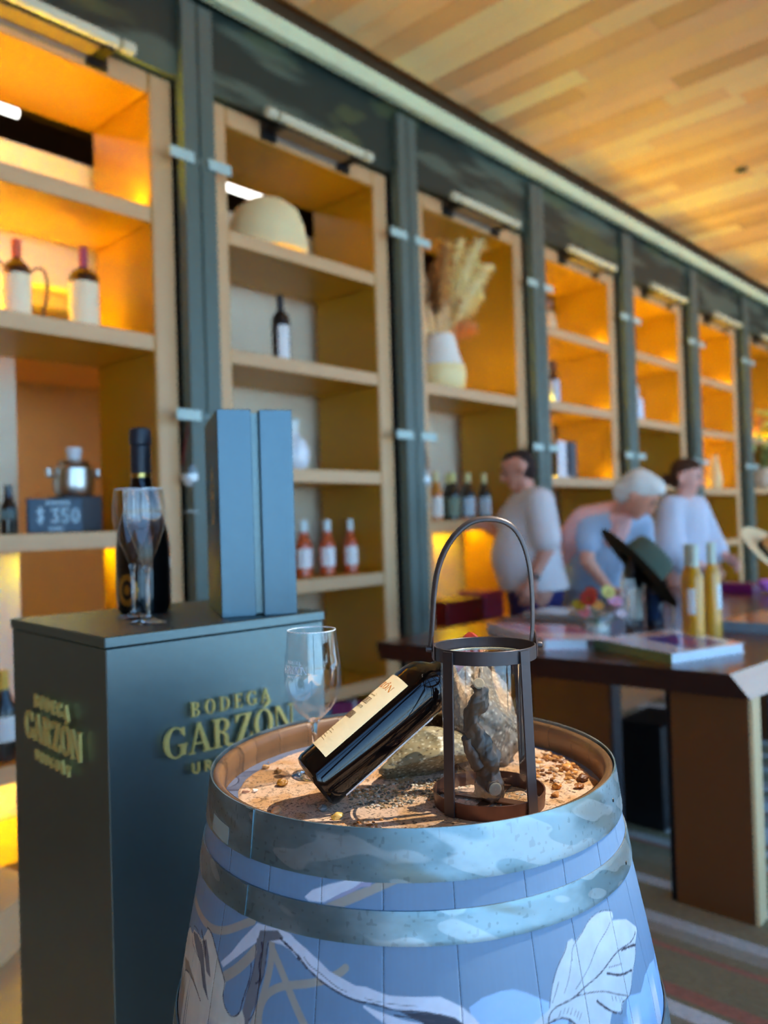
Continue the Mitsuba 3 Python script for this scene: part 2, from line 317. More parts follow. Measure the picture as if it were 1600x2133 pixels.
def lettering(text, h, width=None, gap=0.06, serif=True):
    """[(polygon, x)] letters of cap height h, spread over a width if given; each polygon at its place, the whole centred on x = 0."""
    gl = [(glyph if serif else sans)(c) for c in text]
    adv = [w for _, w in gl]
    if width is not None: gap = (width / h - sum(adv)) / max(len(text) - 1, 1)
    x, out = 0.0, []
    tot = sum(adv) + gap * (len(text) - 1)
    for (g, w) in gl:
        if g is not None:
            out.append(affinity.scale(affinity.translate(g, x - tot / 2, 0), h, h, origin=(0, 0)))
        x += w + gap
    return out
ART={'pale': [[(231.22,0.764),(234.03,0.7715),(237.89,0.7748),(240.71,0.7739),(243.52,0.7674),(248.46,0.7513),(253.7,0.7349),(248.46,0.7059),(232.53,0.7243)],[(300.67,0.6845),(293.63,0.6979),(286.82,0.7105),(281.73,0.7114),(277.12,0.7027),(272.04,0.7126),(270.58,0.7113),(267.29,0.6783),(297.6,0.5837),(298.63,0.6153),(300.02,0.646)]],'tanline': [([(148.2,0.7826),(159.32,0.7845),(167.06,0.788),(172.54,0.7967),(176.96,0.8083),(182.44,0.8239)],0.0092),([(188.62,0.8096),(188.91,0.7899),(187.94,0.7582),(185.93,0.7206),(184.91,0.7054)],0.0089),([(189.04,0.8022),(192.8,0.7778),(195.26,0.7597),(198.79,0.735)],0.0089),([(206.61,0.801),(204.44,0.7921),(201.27,0.7841),(196.09,0.7753),(190.61,0.7638),(188.18,0.7509),(187.33,0.7355),(187.99,0.7111)],0.0084),([(175.1,0.7501),(179.93,0.7704),(184.25,0.7954)],0.0115)],'tan': [[(201.18,0.8612),(207.7,0.8779),(211.77,0.8865),(213.26,0.8903),(218.22,0.8909),(213.25,0.8796),(208.73,0.8688),(205.68,0.8615)]],'cream': [[(145.56,0.6791),(141.99,0.7209),(147.91,0.7455),(152.95,0.7496),(154.04,0.7577),(158.87,0.7629),(161.83,0.7637),(163.19,0.7728),(164.39,0.7824),(167.09,0.7812),(170.38,0.7677),(174.47,0.7498),(175.81,0.7443),(175.45,0.7307),(176.62,0.7195),(179.22,0.716),(181.27,0.7219),(183.0,0.7332),(184.25,0.7277),(185.1,0.7143),(164.02,0.6643),(161.85,0.6778),(157.77,0.6761),(153.55,0.6793),(151.02,0.6877)]],'brown': [[(145.52,0.6656),(149.61,0.6912),(154.03,0.6807),(157.77,0.6761),(161.85,0.6778),(164.24,0.6649),(158.79,0.6487),(152.54,0.6604)],[(151.55,0.7),(156.66,0.71),(161.71,0.7093),(166.26,0.7024),(164.22,0.7079),(160.43,0.7139),(154.03,0.7175),(147.82,0.7067)]],'white': [[(172.73,0.7612),(176.42,0.7796),(179.32,0.7984),(183.87,0.8237),(186.22,0.8242),(190.33,0.8258),(193.32,0.824),(194.52,0.8202),(197.81,0.8124),(199.94,0.8034),(198.88,0.793),(196.82,0.7978),(193.67,0.8079),(191.41,0.8105),(187.43,0.8099),(184.23,0.8034),(180.7,0.7881),(174.04,0.7582)],[(194.7,0.8188),(198.24,0.8108),(201.02,0.803),(203.15,0.7956),(206.2,0.7901),(208.87,0.785),(210.98,0.7849),(213.29,0.7813),(215.57,0.7781),(218.94,0.7775),(225.65,0.7767),(227.84,0.7711),(230.01,0.7646),(232.1,0.7538),(233.92,0.7407),(230.8,0.7428),(228.75,0.7544),(227.65,0.7561),(224.39,0.7612),(219.99,0.7641),(216.67,0.7653),(213.3,0.7693),(208.7,0.7717),(205.09,0.7771),(201.24,0.785),(198.54,0.7929),(195.65,0.8014)],[(196.33,0.8657),(198.26,0.8745),(202.08,0.8831),(205.56,0.8887),(206.62,0.8915),(209.97,0.8911),(210.73,0.8896),(207.7,0.8815),(205.1,0.8754),(201.15,0.8635),(197.51,0.8624)],[(287.25,0.6817),(288.5,0.6757),(279.72,0.6831),(274.16,0.68),(271.51,0.6724),(269.85,0.6767),(273.19,0.6907),(277.53,0.6912)],[(209.17,0.7697),(213.31,0.7628),(217.76,0.7562),(222.12,0.7515),(223.11,0.739),(217.72,0.7435),(213.33,0.7554)]],'lavender': [[(201.19,0.8624),(205.1,0.8754),(207.7,0.8815),(209.72,0.8893),(212.01,0.8894),(211.76,0.8852),(209.73,0.884),(207.7,0.8779),(205.11,0.8712)]],'grey': [[(184.12,0.8078),(187.37,0.8106),(187.53,0.7967),(187.2,0.7743),(186.26,0.7581),(186.01,0.742),(184.92,0.7288),(184.43,0.7132),(183.69,0.7117),(183.28,0.7214),(182.37,0.7275),(182.92,0.7436),(184.18,0.774),(184.65,0.7925)],[(153.22,0.7546),(158.23,0.7615),(162.11,0.7583),(164.51,0.75),(167.09,0.7306),(169.72,0.713),(166.48,0.7194),(163.19,0.7389),(158.88,0.7445)],[(161.92,0.7629),(164.38,0.7695),(167.13,0.7559),(169.51,0.7363),(167.07,0.7383),(164.96,0.751)],[(184.89,0.817),(189.95,0.8237),(191.91,0.8172),(187.92,0.8096),(184.46,0.8066)]],'dark': [[(217.78,0.763),(222.19,0.7616),(225.48,0.7601),(228.32,0.7557),(230.2,0.7474),(230.71,0.7364),(224.19,0.7388),(222.12,0.7522)]],'leaf': [[(248.16,0.7465),(249.22,0.7638),(250.33,0.7739),(252.26,0.7867),(253.87,0.7954),(255.27,0.8037),(256.7,0.8047),(257.0,0.8011),(257.6,0.801),(259.57,0.8054),(261.41,0.8111),(263.66,0.8161),(266.46,0.8162),(268.96,0.8132),(271.94,0.8075),(272.04,0.8017),(271.06,0.7985),(273.89,0.7939),(278.04,0.7856),(280.63,0.775),(283.01,0.7652),(283.01,0.7608),(280.05,0.7529),(279.02,0.7438),(277.06,0.736),(275.07,0.7285),(273.82,0.7213),(271.58,0.7128),(269.01,0.7121),(268.18,0.7101),(268.23,0.7061),(266.46,0.7074),(264.36,0.7112),(262.71,0.6987),(253.01,0.7181),(252.86,0.7256),(250.78,0.7317),(248.37,0.7328),(246.33,0.7286),(242.81,0.7333),(245.63,0.7403),(247.94,0.7449)]],'ink': [([(146.89,0.6798),(141.99,0.7197),(148.78,0.7477)],0.0008),([(152.22,0.7521),(156.39,0.7425),(163.19,0.7389),(166.6,0.7246),(169.72,0.713)],0.0009),([(153.31,0.7601),(158.78,0.7638),(162.11,0.7583),(164.73,0.7505)],0.0009),([(160.57,0.772),(163.01,0.7654),(164.84,0.7586),(165.18,0.7515)],0.0023),([(163.98,0.7825),(167.17,0.7804),(170.3,0.7685),(174.39,0.7505),(175.46,0.7435),(175.38,0.7324),(176.56,0.7212),(179.22,0.716),(181.48,0.7242),(182.07,0.7367),(183.2,0.7583),(183.32,0.7797)],0.0015),([(151.55,0.7),(156.74,0.7092),(161.71,0.7093),(166.26,0.7024)],0.001),([(146.03,0.6727),(148.94,0.6653),(154.65,0.6617),(159.57,0.6551)],0.0009),([(154.29,0.6793),(157.87,0.6815),(161.0,0.6894),(158.38,0.6779),(160.94,0.6762)],0.0007),([(184.01,0.8022),(184.41,0.7877),(184.18,0.774),(183.38,0.7533),(182.65,0.7431)],0.0009),([(187.7,0.8084),(187.53,0.7898),(187.26,0.7736),(186.25,0.7571),(186.01,0.742),(184.41,0.7218)],0.0013),([(185.78,0.8049),(186.12,0.7948),(185.81,0.7801),(186.35,0.7704),(185.4,0.762)],0.0027),([(190.84,0.816),(193.62,0.8096),(196.13,0.8022),(198.07,0.7939)],0.0021),([(195.65,0.8014),(198.54,0.7929),(201.28,0.7847),(205.09,0.7765),(208.7,0.771),(213.31,0.7683),(216.67,0.7644),(219.99,0.7635),(224.38,0.7603),(227.64,0.7549),(229.98,0.7475)],0.0017),([(197.24,0.804),(199.29,0.7958),(201.16,0.7917),(203.28,0.7857),(206.99,0.7783)],0.0007),([(210.78,0.7737),(214.66,0.7709),(217.8,0.7694),(221.12,0.7682)],0.0004),([(216.66,0.7595),(219.96,0.7574),(224.32,0.7539)],0.0015),([(248.16,0.7465),(249.31,0.7635),(250.27,0.7732),(252.26,0.7867),(253.8,0.7937),(254.97,0.8022)],0.0008),([(255.67,0.7833),(257.22,0.7987),(259.49,0.8046),(261.71,0.8116),(264.35,0.8159),(267.24,0.8158),(271.94,0.8075)],0.0006),([(247.46,0.7316),(248.96,0.7435),(250.16,0.7452),(254.25,0.7468),(257.51,0.7514),(261.76,0.7547),(265.97,0.7599),(270.13,0.7641),(275.62,0.7611),(281.61,0.762)],0.0015),([(254.47,0.7475),(259.31,0.7434),(263.97,0.735),(267.68,0.724),(271.13,0.7129),(268.19,0.7111),(267.94,0.7067),(265.96,0.7094)],0.001),([(255.33,0.7542),(258.1,0.7624),(260.93,0.7725),(263.52,0.7831),(267.63,0.7921),(270.18,0.7982)],0.0006),([(272.61,0.7617),(276.3,0.7575),(279.87,0.7512)],0.0027),([(280.05,0.7529),(279.02,0.7438),(277.06,0.736),(275.42,0.7317),(273.82,0.7213),(271.58,0.7128)],0.0006),([(265.39,0.7513),(267.84,0.7451),(269.1,0.7419),(272.05,0.7372),(275.13,0.7334)],0.0023),([(260.66,0.7319),(262.52,0.7218),(265.88,0.7082)],0.0021),([(246.4,0.7313),(248.37,0.7328),(250.79,0.7322),(252.65,0.7269),(253.94,0.7184)],0.0019),([(266.4,0.7561),(271.39,0.7493)],0.0005),([(252.14,0.7548),(253.86,0.7668),(255.37,0.7839)],0.0005),([(248.99,0.7506),(250.53,0.7619),(251.23,0.7681)],0.0006),([(251.13,0.7357),(251.9,0.7408)],0.0005),([(252.05,0.7346),(252.83,0.7397)],0.0005),([(252.91,0.7327),(253.69,0.7378)],0.0005),([(253.71,0.7296),(254.55,0.7345)],0.0005),([(254.35,0.7266),(255.13,0.7317)],0.0005),([(254.92,0.7239),(255.77,0.7287)],0.0005),([(249.99,0.7347),(250.75,0.7398)],0.0005),([(265.4,0.7272),(265.59,0.7219)],0.0005),([(266.57,0.7241),(266.76,0.7188)],0.0005),([(267.81,0.7208),(268.0,0.7154)],0.0005),([(268.68,0.7178),(268.87,0.7124)],0.0005)]}

# ------------------------------------------------------------------ the room: window side at y = -1.1, shelf wall at y = 3
W = 3.0
WOOD = S(208, 166, 118)
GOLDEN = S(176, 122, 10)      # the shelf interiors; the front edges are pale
CREAM = S(228, 214, 186)
STEEL = S(82, 98, 90)

def rug_color(p, n, uv):
    x, y = p.x, p.y
    wob = (fbm(x * 3, y * 0.8) - 0.5) * 0.05
    s = (x + wob) / 0.06
    k = cell_rand(dr.floor(s), 3)
    k2 = cell_rand(dr.floor(s * 2.3), 9)
    weave = noise(x * 260, y * 90) * 0.35 + 0.82
    c = mix(S(128, 118, 88).tolist(), S(200, 198, 190).tolist(), smoothstep(0.3, 0.9, k))
    c = mix(c, S(156, 104, 84).tolist(), smoothstep(0.86, 0.9, k2))
    c = mix(c, S(86, 76, 62).tolist(), smoothstep(0.9, 0.95, noise(s * 1.7, y * 0.7)) * 0.7)
    return c * weave
scene['rug_weave'] = principled(base_color=mikit.proc(rug_color), roughness=0.95, specular=0.1)

def fascia_color(p, n, uv):
    g = fbm(p.x * 1.6, p.y * 3, p.z * 7, 5)
    v = smoothstep(0.47, 0.62, g)
    c = mix(S(40, 52, 44).tolist(), S(82, 96, 82).tolist(), v)
    return mix(c, S(92, 100, 58).tolist(), smoothstep(0.62, 0.72, fbm(p.x * 2 + 9, p.y, p.z * 5 + 4, 4)) * 0.5)
scene['stone'] = principled(base_color=mikit.proc(fascia_color), roughness=0.5, specular=0.35)

struct('floor', bx(-3, 14, -1.3, 7.0, -0.12, 0.0), wood(S(214, 192, 156), 0.1, 0, 6), 'satin')
one('rug', 'striped woven rug in olive, grey and rust under the wooden table', 'rug', bx(1.35, 6.2, -0.55, 2.45, 0.001, 0.012, 0.003), (1, 1, 1), 'rug_weave')
struct('ceiling', bx(-3, 14, -1.6, 3.3, 3.80, 3.95), S(170, 122, 66), 'matte')
PLANK_TONES = [S(232, 184, 122), S(218, 166, 104), S(240, 200, 142), S(208, 158, 104), S(226, 178, 126)]
k = 0
pw = 0.158
for i in range(72):
    x0 = 1.0 + i * pw
    y = 2.84
    y0s = [2.84]
    cut = 2.84 - rng.uniform(0.35, 1.6)
    while cut > -1.2:
        y0s.append(cut); cut -= rng.uniform(1.1, 1.9)
    y0s.append(-1.3)
    if x0 > 9.6: y0s = [2.84, 2.84 - rng.uniform(0.6, 1.6), -1.3]
    for a, b in zip(y0s[1:], y0s[:-1]):
        if k >= 295: break
        t = rng.choice(PLANK_TONES) * rng.uniform(1.05, 1.32)
        add('ceiling', 'plank', bx(x0 + 0.0015, x0 + pw - 0.0015, a + 0.0015, b - 0.0015, 3.772 - rng.uniform(0, 0.004), 3.80, 0.002), np.clip(t, 0, 1), 'satin', smooth=False)
        k += 1
one('ceiling_spot', 'small dark recessed spot in the boarded ceiling', 'spotlight', move(lathe([(0, 0), (0.035, 0), (0.04, 0.004), (0.04, 0.012), (0, 0.012)], 24), 6.03, 1.965, 3.758), S(40, 34, 30), 'iron')

# ceiling spotlights: one shines on the barrel
for i, (x, y, tgt) in enumerate(((2.16, -0.24, (0.88, 0.77, 0.93)),)):
    cs = thing('ceiling_spotlight', 'black ceiling spotlight aimed at the ' + ('barrel' if i == 0 else 'shelf wall'), 'spotlight', None if i == 0 else 'ceiling spotlights in a row')
    o = np.array([x, y, 3.66]); d = np.array(tgt) - o; d /= np.linalg.norm(d)
    u_ = np.cross(d, [0, 0, 1.0]); u_ /= np.linalg.norm(u_)
    add(cs, 'housing', frame_to(lathe([(0.05, 0.0), (0.05, -0.13), (0.03, -0.15), (0, -0.15), (0, -0.12), (0.045, -0.02), (0.047, 0.0), (0.05, 0.0)], 28), o, u_, np.cross(d, u_), d), S(30, 30, 32), 'iron')
    add(cs, 'stem', tube([o - d * 0.14, o - d * 0.14 + np.array([0, 0, 0.01]), (o[0] - d[0] * 0.14, o[1] - d[1] * 0.14, 3.774)], 0.01, 8), S(30, 30, 32), 'iron')
    scene[f'spot_emitter_{i}'] = {'type': 'spot', 'sampling_weight': 4.0, 'to_world': T().look_at(origin=(o + d * 0.003).tolist(), target=list(tgt), up=[0, 0, 1]), 'intensity': {'type': 'rgb', 'value': [11.0, 10.2, 8.8] if i == 0 else [2.3, 2.15, 1.95]}, 'cutoff_angle': 7.0 if i == 0 else 44.0, 'beam_width': 5.0 if i == 0 else 26.0}

# partition behind the shelves, with the opening into the back room
PY = 3.57
pk = struct('wall_back')
for x0, x1, z0, z1 in ((-3, 1.488, 0, 3.03), (2.22, 14, 0, 3.03), (1.488, 2.22, 2.42, 3.03)):
    add(pk, 'panel', bx(x0, x1, PY, PY + 0.1, z0, z1), CREAM, 'matte', smooth=False)
struct('wall_far', bx(14, 14.2, -1.3, 7, 0, 3.95), S(190, 150, 100), 'matte')
struct('wall_left', bx(-3.2, -3, -1.3, 7, 0, 3.95), S(176, 120, 66), 'matte')
struct('wall_rear', bx(-3, 14, 6.9, 7.1, 0, 3.95), S(206, 178, 132), 'matte')
struct('trim_1', bx(-3, 14, 2.875, 2.93, 3.622, 3.712, 0.006), S(226, 232, 186), 'satin', label='pale green steel beam along the top of the shelf wall')
struct('trim_2', bx(-3, 14, 2.90, 3.3, 3.71, 3.80), S(84, 62, 38), 'matte')
struct('wall_upper', bx(-3, 14, 2.965, 3.05, 3.25, 3.71), (1, 1, 1), 'stone', label='dark green stone panel above the bookcases')
struct('ceiling_rear', bx(-3, 14, 3.25, 7.0, 3.45, 3.6), S(62, 44, 22), 'matte')
# back room seen through the opening
br = struct('wall_room')
add(br, 'panel', bx(0.6, 3.05, 5.6, 5.7, 0, 2.35), S(206, 180, 138), 'matte')
add(br, 'panel', bx(3.05, 3.15, 3.7, 5.7, 0, 2.35), S(206, 164, 104), 'matte')
add(br, 'panel', bx(0.5, 0.6, 3.7, 5.7, 0, 2.35), S(216, 190, 146), 'matte')
struct('ceiling_room', bx(0.5, 3.2, 3.68, 5.7, 2.35, 2.43), S(214, 168, 110), 'matte')
struct('door_1', bx(2.995, 3.05, 4.05, 4.85, 0.0, 2.02, 0.004), S(52, 18, 10), 'satin', label='dark open doorway in the back room')
dl = thing('ceiling_downlight', 'round glowing downlight in the back room ceiling', 'light')
add(dl, 'trim_ring', move(ring(0.04, 0.055, -0.006, 0.0, 24), 2.05, 4.75, 2.35), S(220, 200, 170), 'satin')
emit(move(lathe([(0, 0), (0.04, 0), (0.04, 0.003), (0, 0.003)], 20), 2.05, 4.75, 2.3465), (90, 66, 40), dl, 'lens', 0.7)
add(dl, 'housing', move(lathe([(0, 0), (0.039, 0), (0.039, 0.002), (0, 0.002)], 20), 2.05, 4.75, 2.3502), S(200, 190, 170))
for i, x in enumerate((0.95, 2.45)):
    lt = thing('tube_light', ('white tube light glowing high behind the two bottles' if i == 0 else 'white tube light glowing behind the straw hat'), 'light')
    emit(rot(move(tube([(0, 0, 0), (0.7, 0, 0)], 0.022, 10), x, 3.86, 3.315), 0), (0.8, 0.78, 0.75), lt, 'tube')
    add(lt, 'batten', bx(x - 0.05, x + 0.75, 3.84, 3.88, 3.345, 3.45), S(70, 52, 26))

struct('wall_side', bx(-3, 0.735, 3.0, 3.5, 0, 3.245, 0.01), S(150, 98, 48), 'satin', label='brown wooden end of the shelf wall')
# window wall on the near side (behind and to the right of the camera)
win_x = [-2.2 + 1.55 * i for i in range(11)]
wk = struct('window_1')
for i, x in enumerate(win_x):
    add(wk, 'mullion', bx(x - 0.05, x + 0.05, -1.22, -1.1, 0, 3.5, 0.004), S(38, 38, 38), 'satin')
    if i: add(wk, 'rail', bx(win_x[i - 1] + 0.05, x - 0.05, -1.2, -1.12, 0.0, 0.09), S(38, 38, 38), 'satin')
    if i: add(wk, 'transom', bx(win_x[i - 1] + 0.05, x - 0.05, -1.2, -1.12, 2.52, 2.58), S(38, 38, 38), 'satin')
struct('wall_window', bx(-3.2, 14.2, -1.3, -1.06, 3.42, 3.95), S(150, 110, 70), 'matte')
struct('deck', bx(-30, 40, -4.6, -1.3, -0.14, -0.03), S(196, 172, 140), 'matte', smooth=False)
struct('pool', bx(-30, 40, -40, -4.6, -0.16, -0.08), S(104, 150, 190), 'matte', smooth=False)

# ------------------------------------------------------------------ bookcases
ORD = ['first', 'second', 'third', 'fourth', 'fifth', 'sixth', 'seventh']
DEP = 0.5
STW = 0.112      # width of the front frame
starts = [0.745, 2.128, 3.54, 4.895, 6.283, 7.66, 9.05]
widths = [1.206, 1.208, 1.175, 1.175, 1.14, 1.165, 1.165]
shelves = [[2.665, 2.118, 1.29, 0.45], [2.67, 2.115, 1.572, 1.02, 0.45], [2.115, 1.295, 0.65], [2.672, 2.135, 1.585, 1.02, 0.45],
           [2.685, 2.115, 1.575, 1.02, 0.45], [2.63, 2.115, 1.54, 1.02, 0.45], [2.115, 1.56, 1.02, 0.45]]
desc = ['with two cream-labelled bottles, cut by the left edge', 'holding the straw hat and the rosé bottles', 'holding the vase of pampas grass',
        'with amber compartments behind the man', 'behind the woman with the white hair', 'behind the woman in the white blouse', 'with dried flowers, cut by the right edge']
# (bay, index of the compartment from the top, strength)
lit = {(0, 0): 1.0, (0, 1): 1.0, (0, 3): 0.55, (0, 4): 0.7, (1, 0): 0.14, (2, 0): 0.42, (2, 2): 0.8, (3, 0): 0.55, (3, 1): 0.5, (3, 2): 0.5, (4, 0): 0.6, (4, 1): 0.5,
       (5, 0): 0.65, (5, 1): 0.45, (5, 2): 0.6, (6, 0): 0.6}
EMAX = {0: 1.0, 1: 0.3, 2: 0.7, 3: 0.55, 4: 0.6, 5: 0.65, 6: 0.6}
WARM = np.array([1.0, 0.69, 0.006])
SH = 0.068
for b, (x0, w) in enumerate(zip(starts, widths)):
    x1 = x0 + w
    t = thing('bookcase', f'{ORD[b]} tall wooden bookcase from the left, {desc[b]}', 'bookcase')
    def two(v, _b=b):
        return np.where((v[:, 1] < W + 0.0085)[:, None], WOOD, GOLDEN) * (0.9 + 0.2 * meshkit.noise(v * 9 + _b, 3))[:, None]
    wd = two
    for s, (a, c) in enumerate(((x0, x0 + STW), (x1 - STW, x1))):
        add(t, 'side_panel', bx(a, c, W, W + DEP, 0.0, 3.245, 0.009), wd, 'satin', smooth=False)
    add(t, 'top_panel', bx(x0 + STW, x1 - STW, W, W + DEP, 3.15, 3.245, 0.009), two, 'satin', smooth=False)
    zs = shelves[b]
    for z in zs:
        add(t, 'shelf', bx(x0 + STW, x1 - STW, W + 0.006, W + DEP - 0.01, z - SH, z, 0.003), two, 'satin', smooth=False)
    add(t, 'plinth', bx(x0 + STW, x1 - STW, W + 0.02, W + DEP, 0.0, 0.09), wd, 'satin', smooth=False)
    tops = [3.15] + [z - SH for z in zs]
    bots = zs + [0.09]
    strips = []
    for ci, (zt, zb) in enumerate(zip(tops, bots)):
        e = lit.get((b, ci))
        if e:
            up_ = zb > 1.3
            z = zb + 0.001 if up_ else zt - 0.005
            ys = W + 0.085 if up_ else W + DEP - 0.08
            hw = (0.5 * w - STW - 0.02) * min(1.0, e / EMAX[b]); xm = 0.5 * (x0 + x1)
            if (b, ci) in ((0, 1), (5, 2)): ys = W + DEP - 0.07
            if (b, ci) in ((2, 2), (0, 3)): hw = 0.17; xm = x1 - STW - 0.2
            strips.append(bx(xm - hw, xm + hw, ys, ys + 0.022, z, z + 0.004))
    if strips: emit(cat(strips), WARM * 62 * EMAX[b] * LED * (1.6 if b == 0 else 1.0), t, 'light_strip', 0.7)

# bar lamps above the bookcases
for b, (x0, w) in enumerate(zip(starts, widths)):
    xc = x0 + w / 2
    t = thing('bar_lamp', f'slim brass bar lamp on black arms above the {ORD[b]} bookcase', 'lamp')
    h = 0.25
    for s in (-1, 1):
        add(t, 'arm', bx(xc + s * h - 0.022, xc + s * h + 0.022, W - 0.12, W - 0.002, 3.185, 3.21, 0.003), S(24, 26, 26), 'iron')
        add(t, 'foot', bx(xc + s * h - 0.045, xc + s * h + 0.045, W - 0.02, W - 0.001, 3.155, 3.235, 0.003), S(24, 28, 30), 'iron')
        add(t, 'end_cap', move(rot(lathe([(0, -0.03), (0.02, -0.03), (0.026, -0.02), (0.026, 0.02), (0.02, 0.03), (0, 0.03)], 16), 90, (0, 1, 0)), xc + s * (h + 0.075), W - 0.125, 3.222), S(206, 204, 176), 'satin')
    add(t, 'tube', tube([(xc - h - 0.03, W - 0.125, 3.222), (xc + h + 0.03, W - 0.125, 3.222)], 0.024, 12), S(214, 212, 182), 'satin')
    add(t, 'reflector', bx(xc - h + 0.03, xc + h - 0.03, W - 0.10, W - 0.02, 3.19, 3.197), S(120, 100, 74), 'satin')
    add(t, 'rail', bx(xc - h - 0.02, xc + h + 0.02, W - 0.014, W - 0.002, 3.175, 3.2), S(128, 120, 112), 'satin')

# steel posts between the bookcases, with clamps
for b in range(7):
    xa, xb = starts[b] + widths[b], (starts[b + 1] if b < 6 else starts[b] + widths[b] + 0.21)
    xc = (xa + xb) / 2
    t = thing('steel_post', f'dark green steel post with two channels right of the {ORD[b]} bookcase', 'post')
    for s in (-1, 1):
        u = unary_union([sbox(-0.037, -0.03, 0.037, -0.022), sbox(-0.037, -0.03, -0.029, 0.03), sbox(0.029, -0.03, 0.037, 0.03)])
        add(t, 'channel', move(prism(u, 3.57), xc + s * 0.042, W - 0.045, 0.02), STEEL, 'satin', smooth=False)
    add(t, 'web', bx(xc - 0.012, xc + 0.012, W - 0.02, W + 0.03, 0.02, 3.59), STEEL * 0.7, 'satin', smooth=False)
    add(t, 'backing', bx(xa + 0.002, xb - 0.002, W + 0.1, W + 0.12, 0.02, 3.24), S(28, 30, 28), 'matte', smooth=False)
    add(t, 'base_plate', bx(xc - 0.08, xc + 0.08, W - 0.12, W - 0.002, 0.0, 0.02), STEEL, 'satin', smooth=False)
    for z in (2.895, 1.775):
        for s, xe in ((-1, xa - 0.07), (1, xb + 0.07)):
            a, c = sorted((xc + s * 0.035, xe))
            add(t, 'clamp', bx(a, c, W - 0.088, W - 0.078, z - 0.024, z + 0.024, 0.003), S(176, 200, 194), 'satin')
        add(t, 'bolt', move(rot(lathe([(0, 0), (0.014, 0), (0.014, 0.012), (0, 0.012)], 10), 90, (1, 0, 0)), xc, W - 0.062, z), S(110, 124, 122), 'iron')

# ------------------------------------------------------------------ bottles
def bordeaux(h=0.30, r=0.0375, neck=0.0145):
    k = h / 0.30
    return [(0, 0.006 * k), (r * 0.6, 0.004 * k), (r * 0.9, 0), (r, 0.006 * k), (r, 0.188 * k), (r * 0.97, 0.2 * k), (r * 0.84, 0.213 * k), (r * 0.62, 0.222 * k), (neck * 1.15, 0.235 * k), (neck, 0.245 * k), (neck, 0.288 * k), (neck * 1.12, 0.289 * k), (neck * 1.12, 0.297 * k), (neck * 0.9, 0.30 * k), (0, 0.30 * k)]
def burgundy(h=0.30, r=0.04, neck=0.0145):
    k = h / 0.30
    return [(0, 0.006 * k), (r * 0.6, 0.004 * k), (r * 0.92, 0), (r, 0.006 * k), (r, 0.145 * k), (r * 0.95, 0.165 * k), (r * 0.78, 0.188 * k), (r * 0.55, 0.212 * k), (neck * 1.2, 0.238 * k), (neck, 0.25 * k), (neck, 0.288 * k), (neck * 1.12, 0.289 * k), (neck * 1.12, 0.297 * k), (neck * 0.9, 0.30 * k), (0, 0.30 * k)]
def label_shell(r, z0, z1, a0, a1, n=14, t=0.0006):
    """A paper label on a bottle of radius r, from angle a0 to a1 (degrees)."""
    a = np.radians(np.linspace(a0, a1, n))
    v, f = [], []
    for q in (r + 0.0002, r + t):
        for z in (z0, z1):
            v += [(q * math.cos(x), q * math.sin(x), z) for x in a]
    for i in range(n - 1):
        f += [(i, i + 1, n + i + 1), (i, n + i + 1, n + i), (2 * n + i, 3 * n + i + 1, 2 * n + i + 1), (2 * n + i, 3 * n + i, 3 * n + i + 1)]
        f += [(i, 2 * n + i + 1, i + 1), (i, 2 * n + i, 2 * n + i + 1), (n + i, n + i + 1, 3 * n + i + 1), (n + i, 3 * n + i + 1, 3 * n + i)]
    e = n - 1
    f += [(0, n, 3 * n), (0, 3 * n, 2 * n), (e, 3 * n + e, n + e), (e, 2 * n + e, 3 * n + e)]
    return trimesh.Trimesh(np.array(v, float), np.array(f), process=False)
ply_cache = {}
def cached(tag, make):
    if tag not in ply_cache: ply_cache[tag] = make()
    return ply_cache[tag]
def put(parent, name, tag, make, M, label=None):
    key = number(parent + '__' + name)
    scene[key] = {**cached(tag, make), 'to_world': M}
    if label: labels[key] = {'label': label}
def at(x, y, z, rz=0): return T().translate([x, y, z]).rotate([0, 0, 1], rz)
def shelf_bottle(label, x, y, z, h, r, glass, paper, cap, group=None, kind='bordeaux', lab=(0.10, 0.52), faces=225, span=150, caplen=0.24, mat='gloss', rz=0):
    prof = (bordeaux if kind == 'bordeaux' else burgundy)(h, r)
    t = thing('wine_bottle', label, 'bottle', group)
    M = at(x, y, z, rz)
    tag = (kind, h, r, tuple(glass), tuple(paper), tuple(cap), lab, faces, span, caplen)
    put(t, 'body', tag + ('b',), lambda: shape(lathe(prof, 28), glass, mat), M)
    put(t, 'label', tag + ('l',), lambda: shape(label_shell(r, h * lab[0], h * lab[1], faces - span / 2, faces + span / 2), paper, 'matte'), M)
    nr = 0.0145 * 1.12
    put(t, 'capsule', tag + ('c',), lambda: shape(lathe([(nr - 0.001, h * (1 - caplen)), (nr + 0.0012, h * (1 - caplen)), (nr + 0.0016, h * 0.97), (nr + 0.0012, h + 0.001), (0, h + 0.0014)], 20), cap, 'satin'), M)
    return t

DARK = S(22, 14, 10)
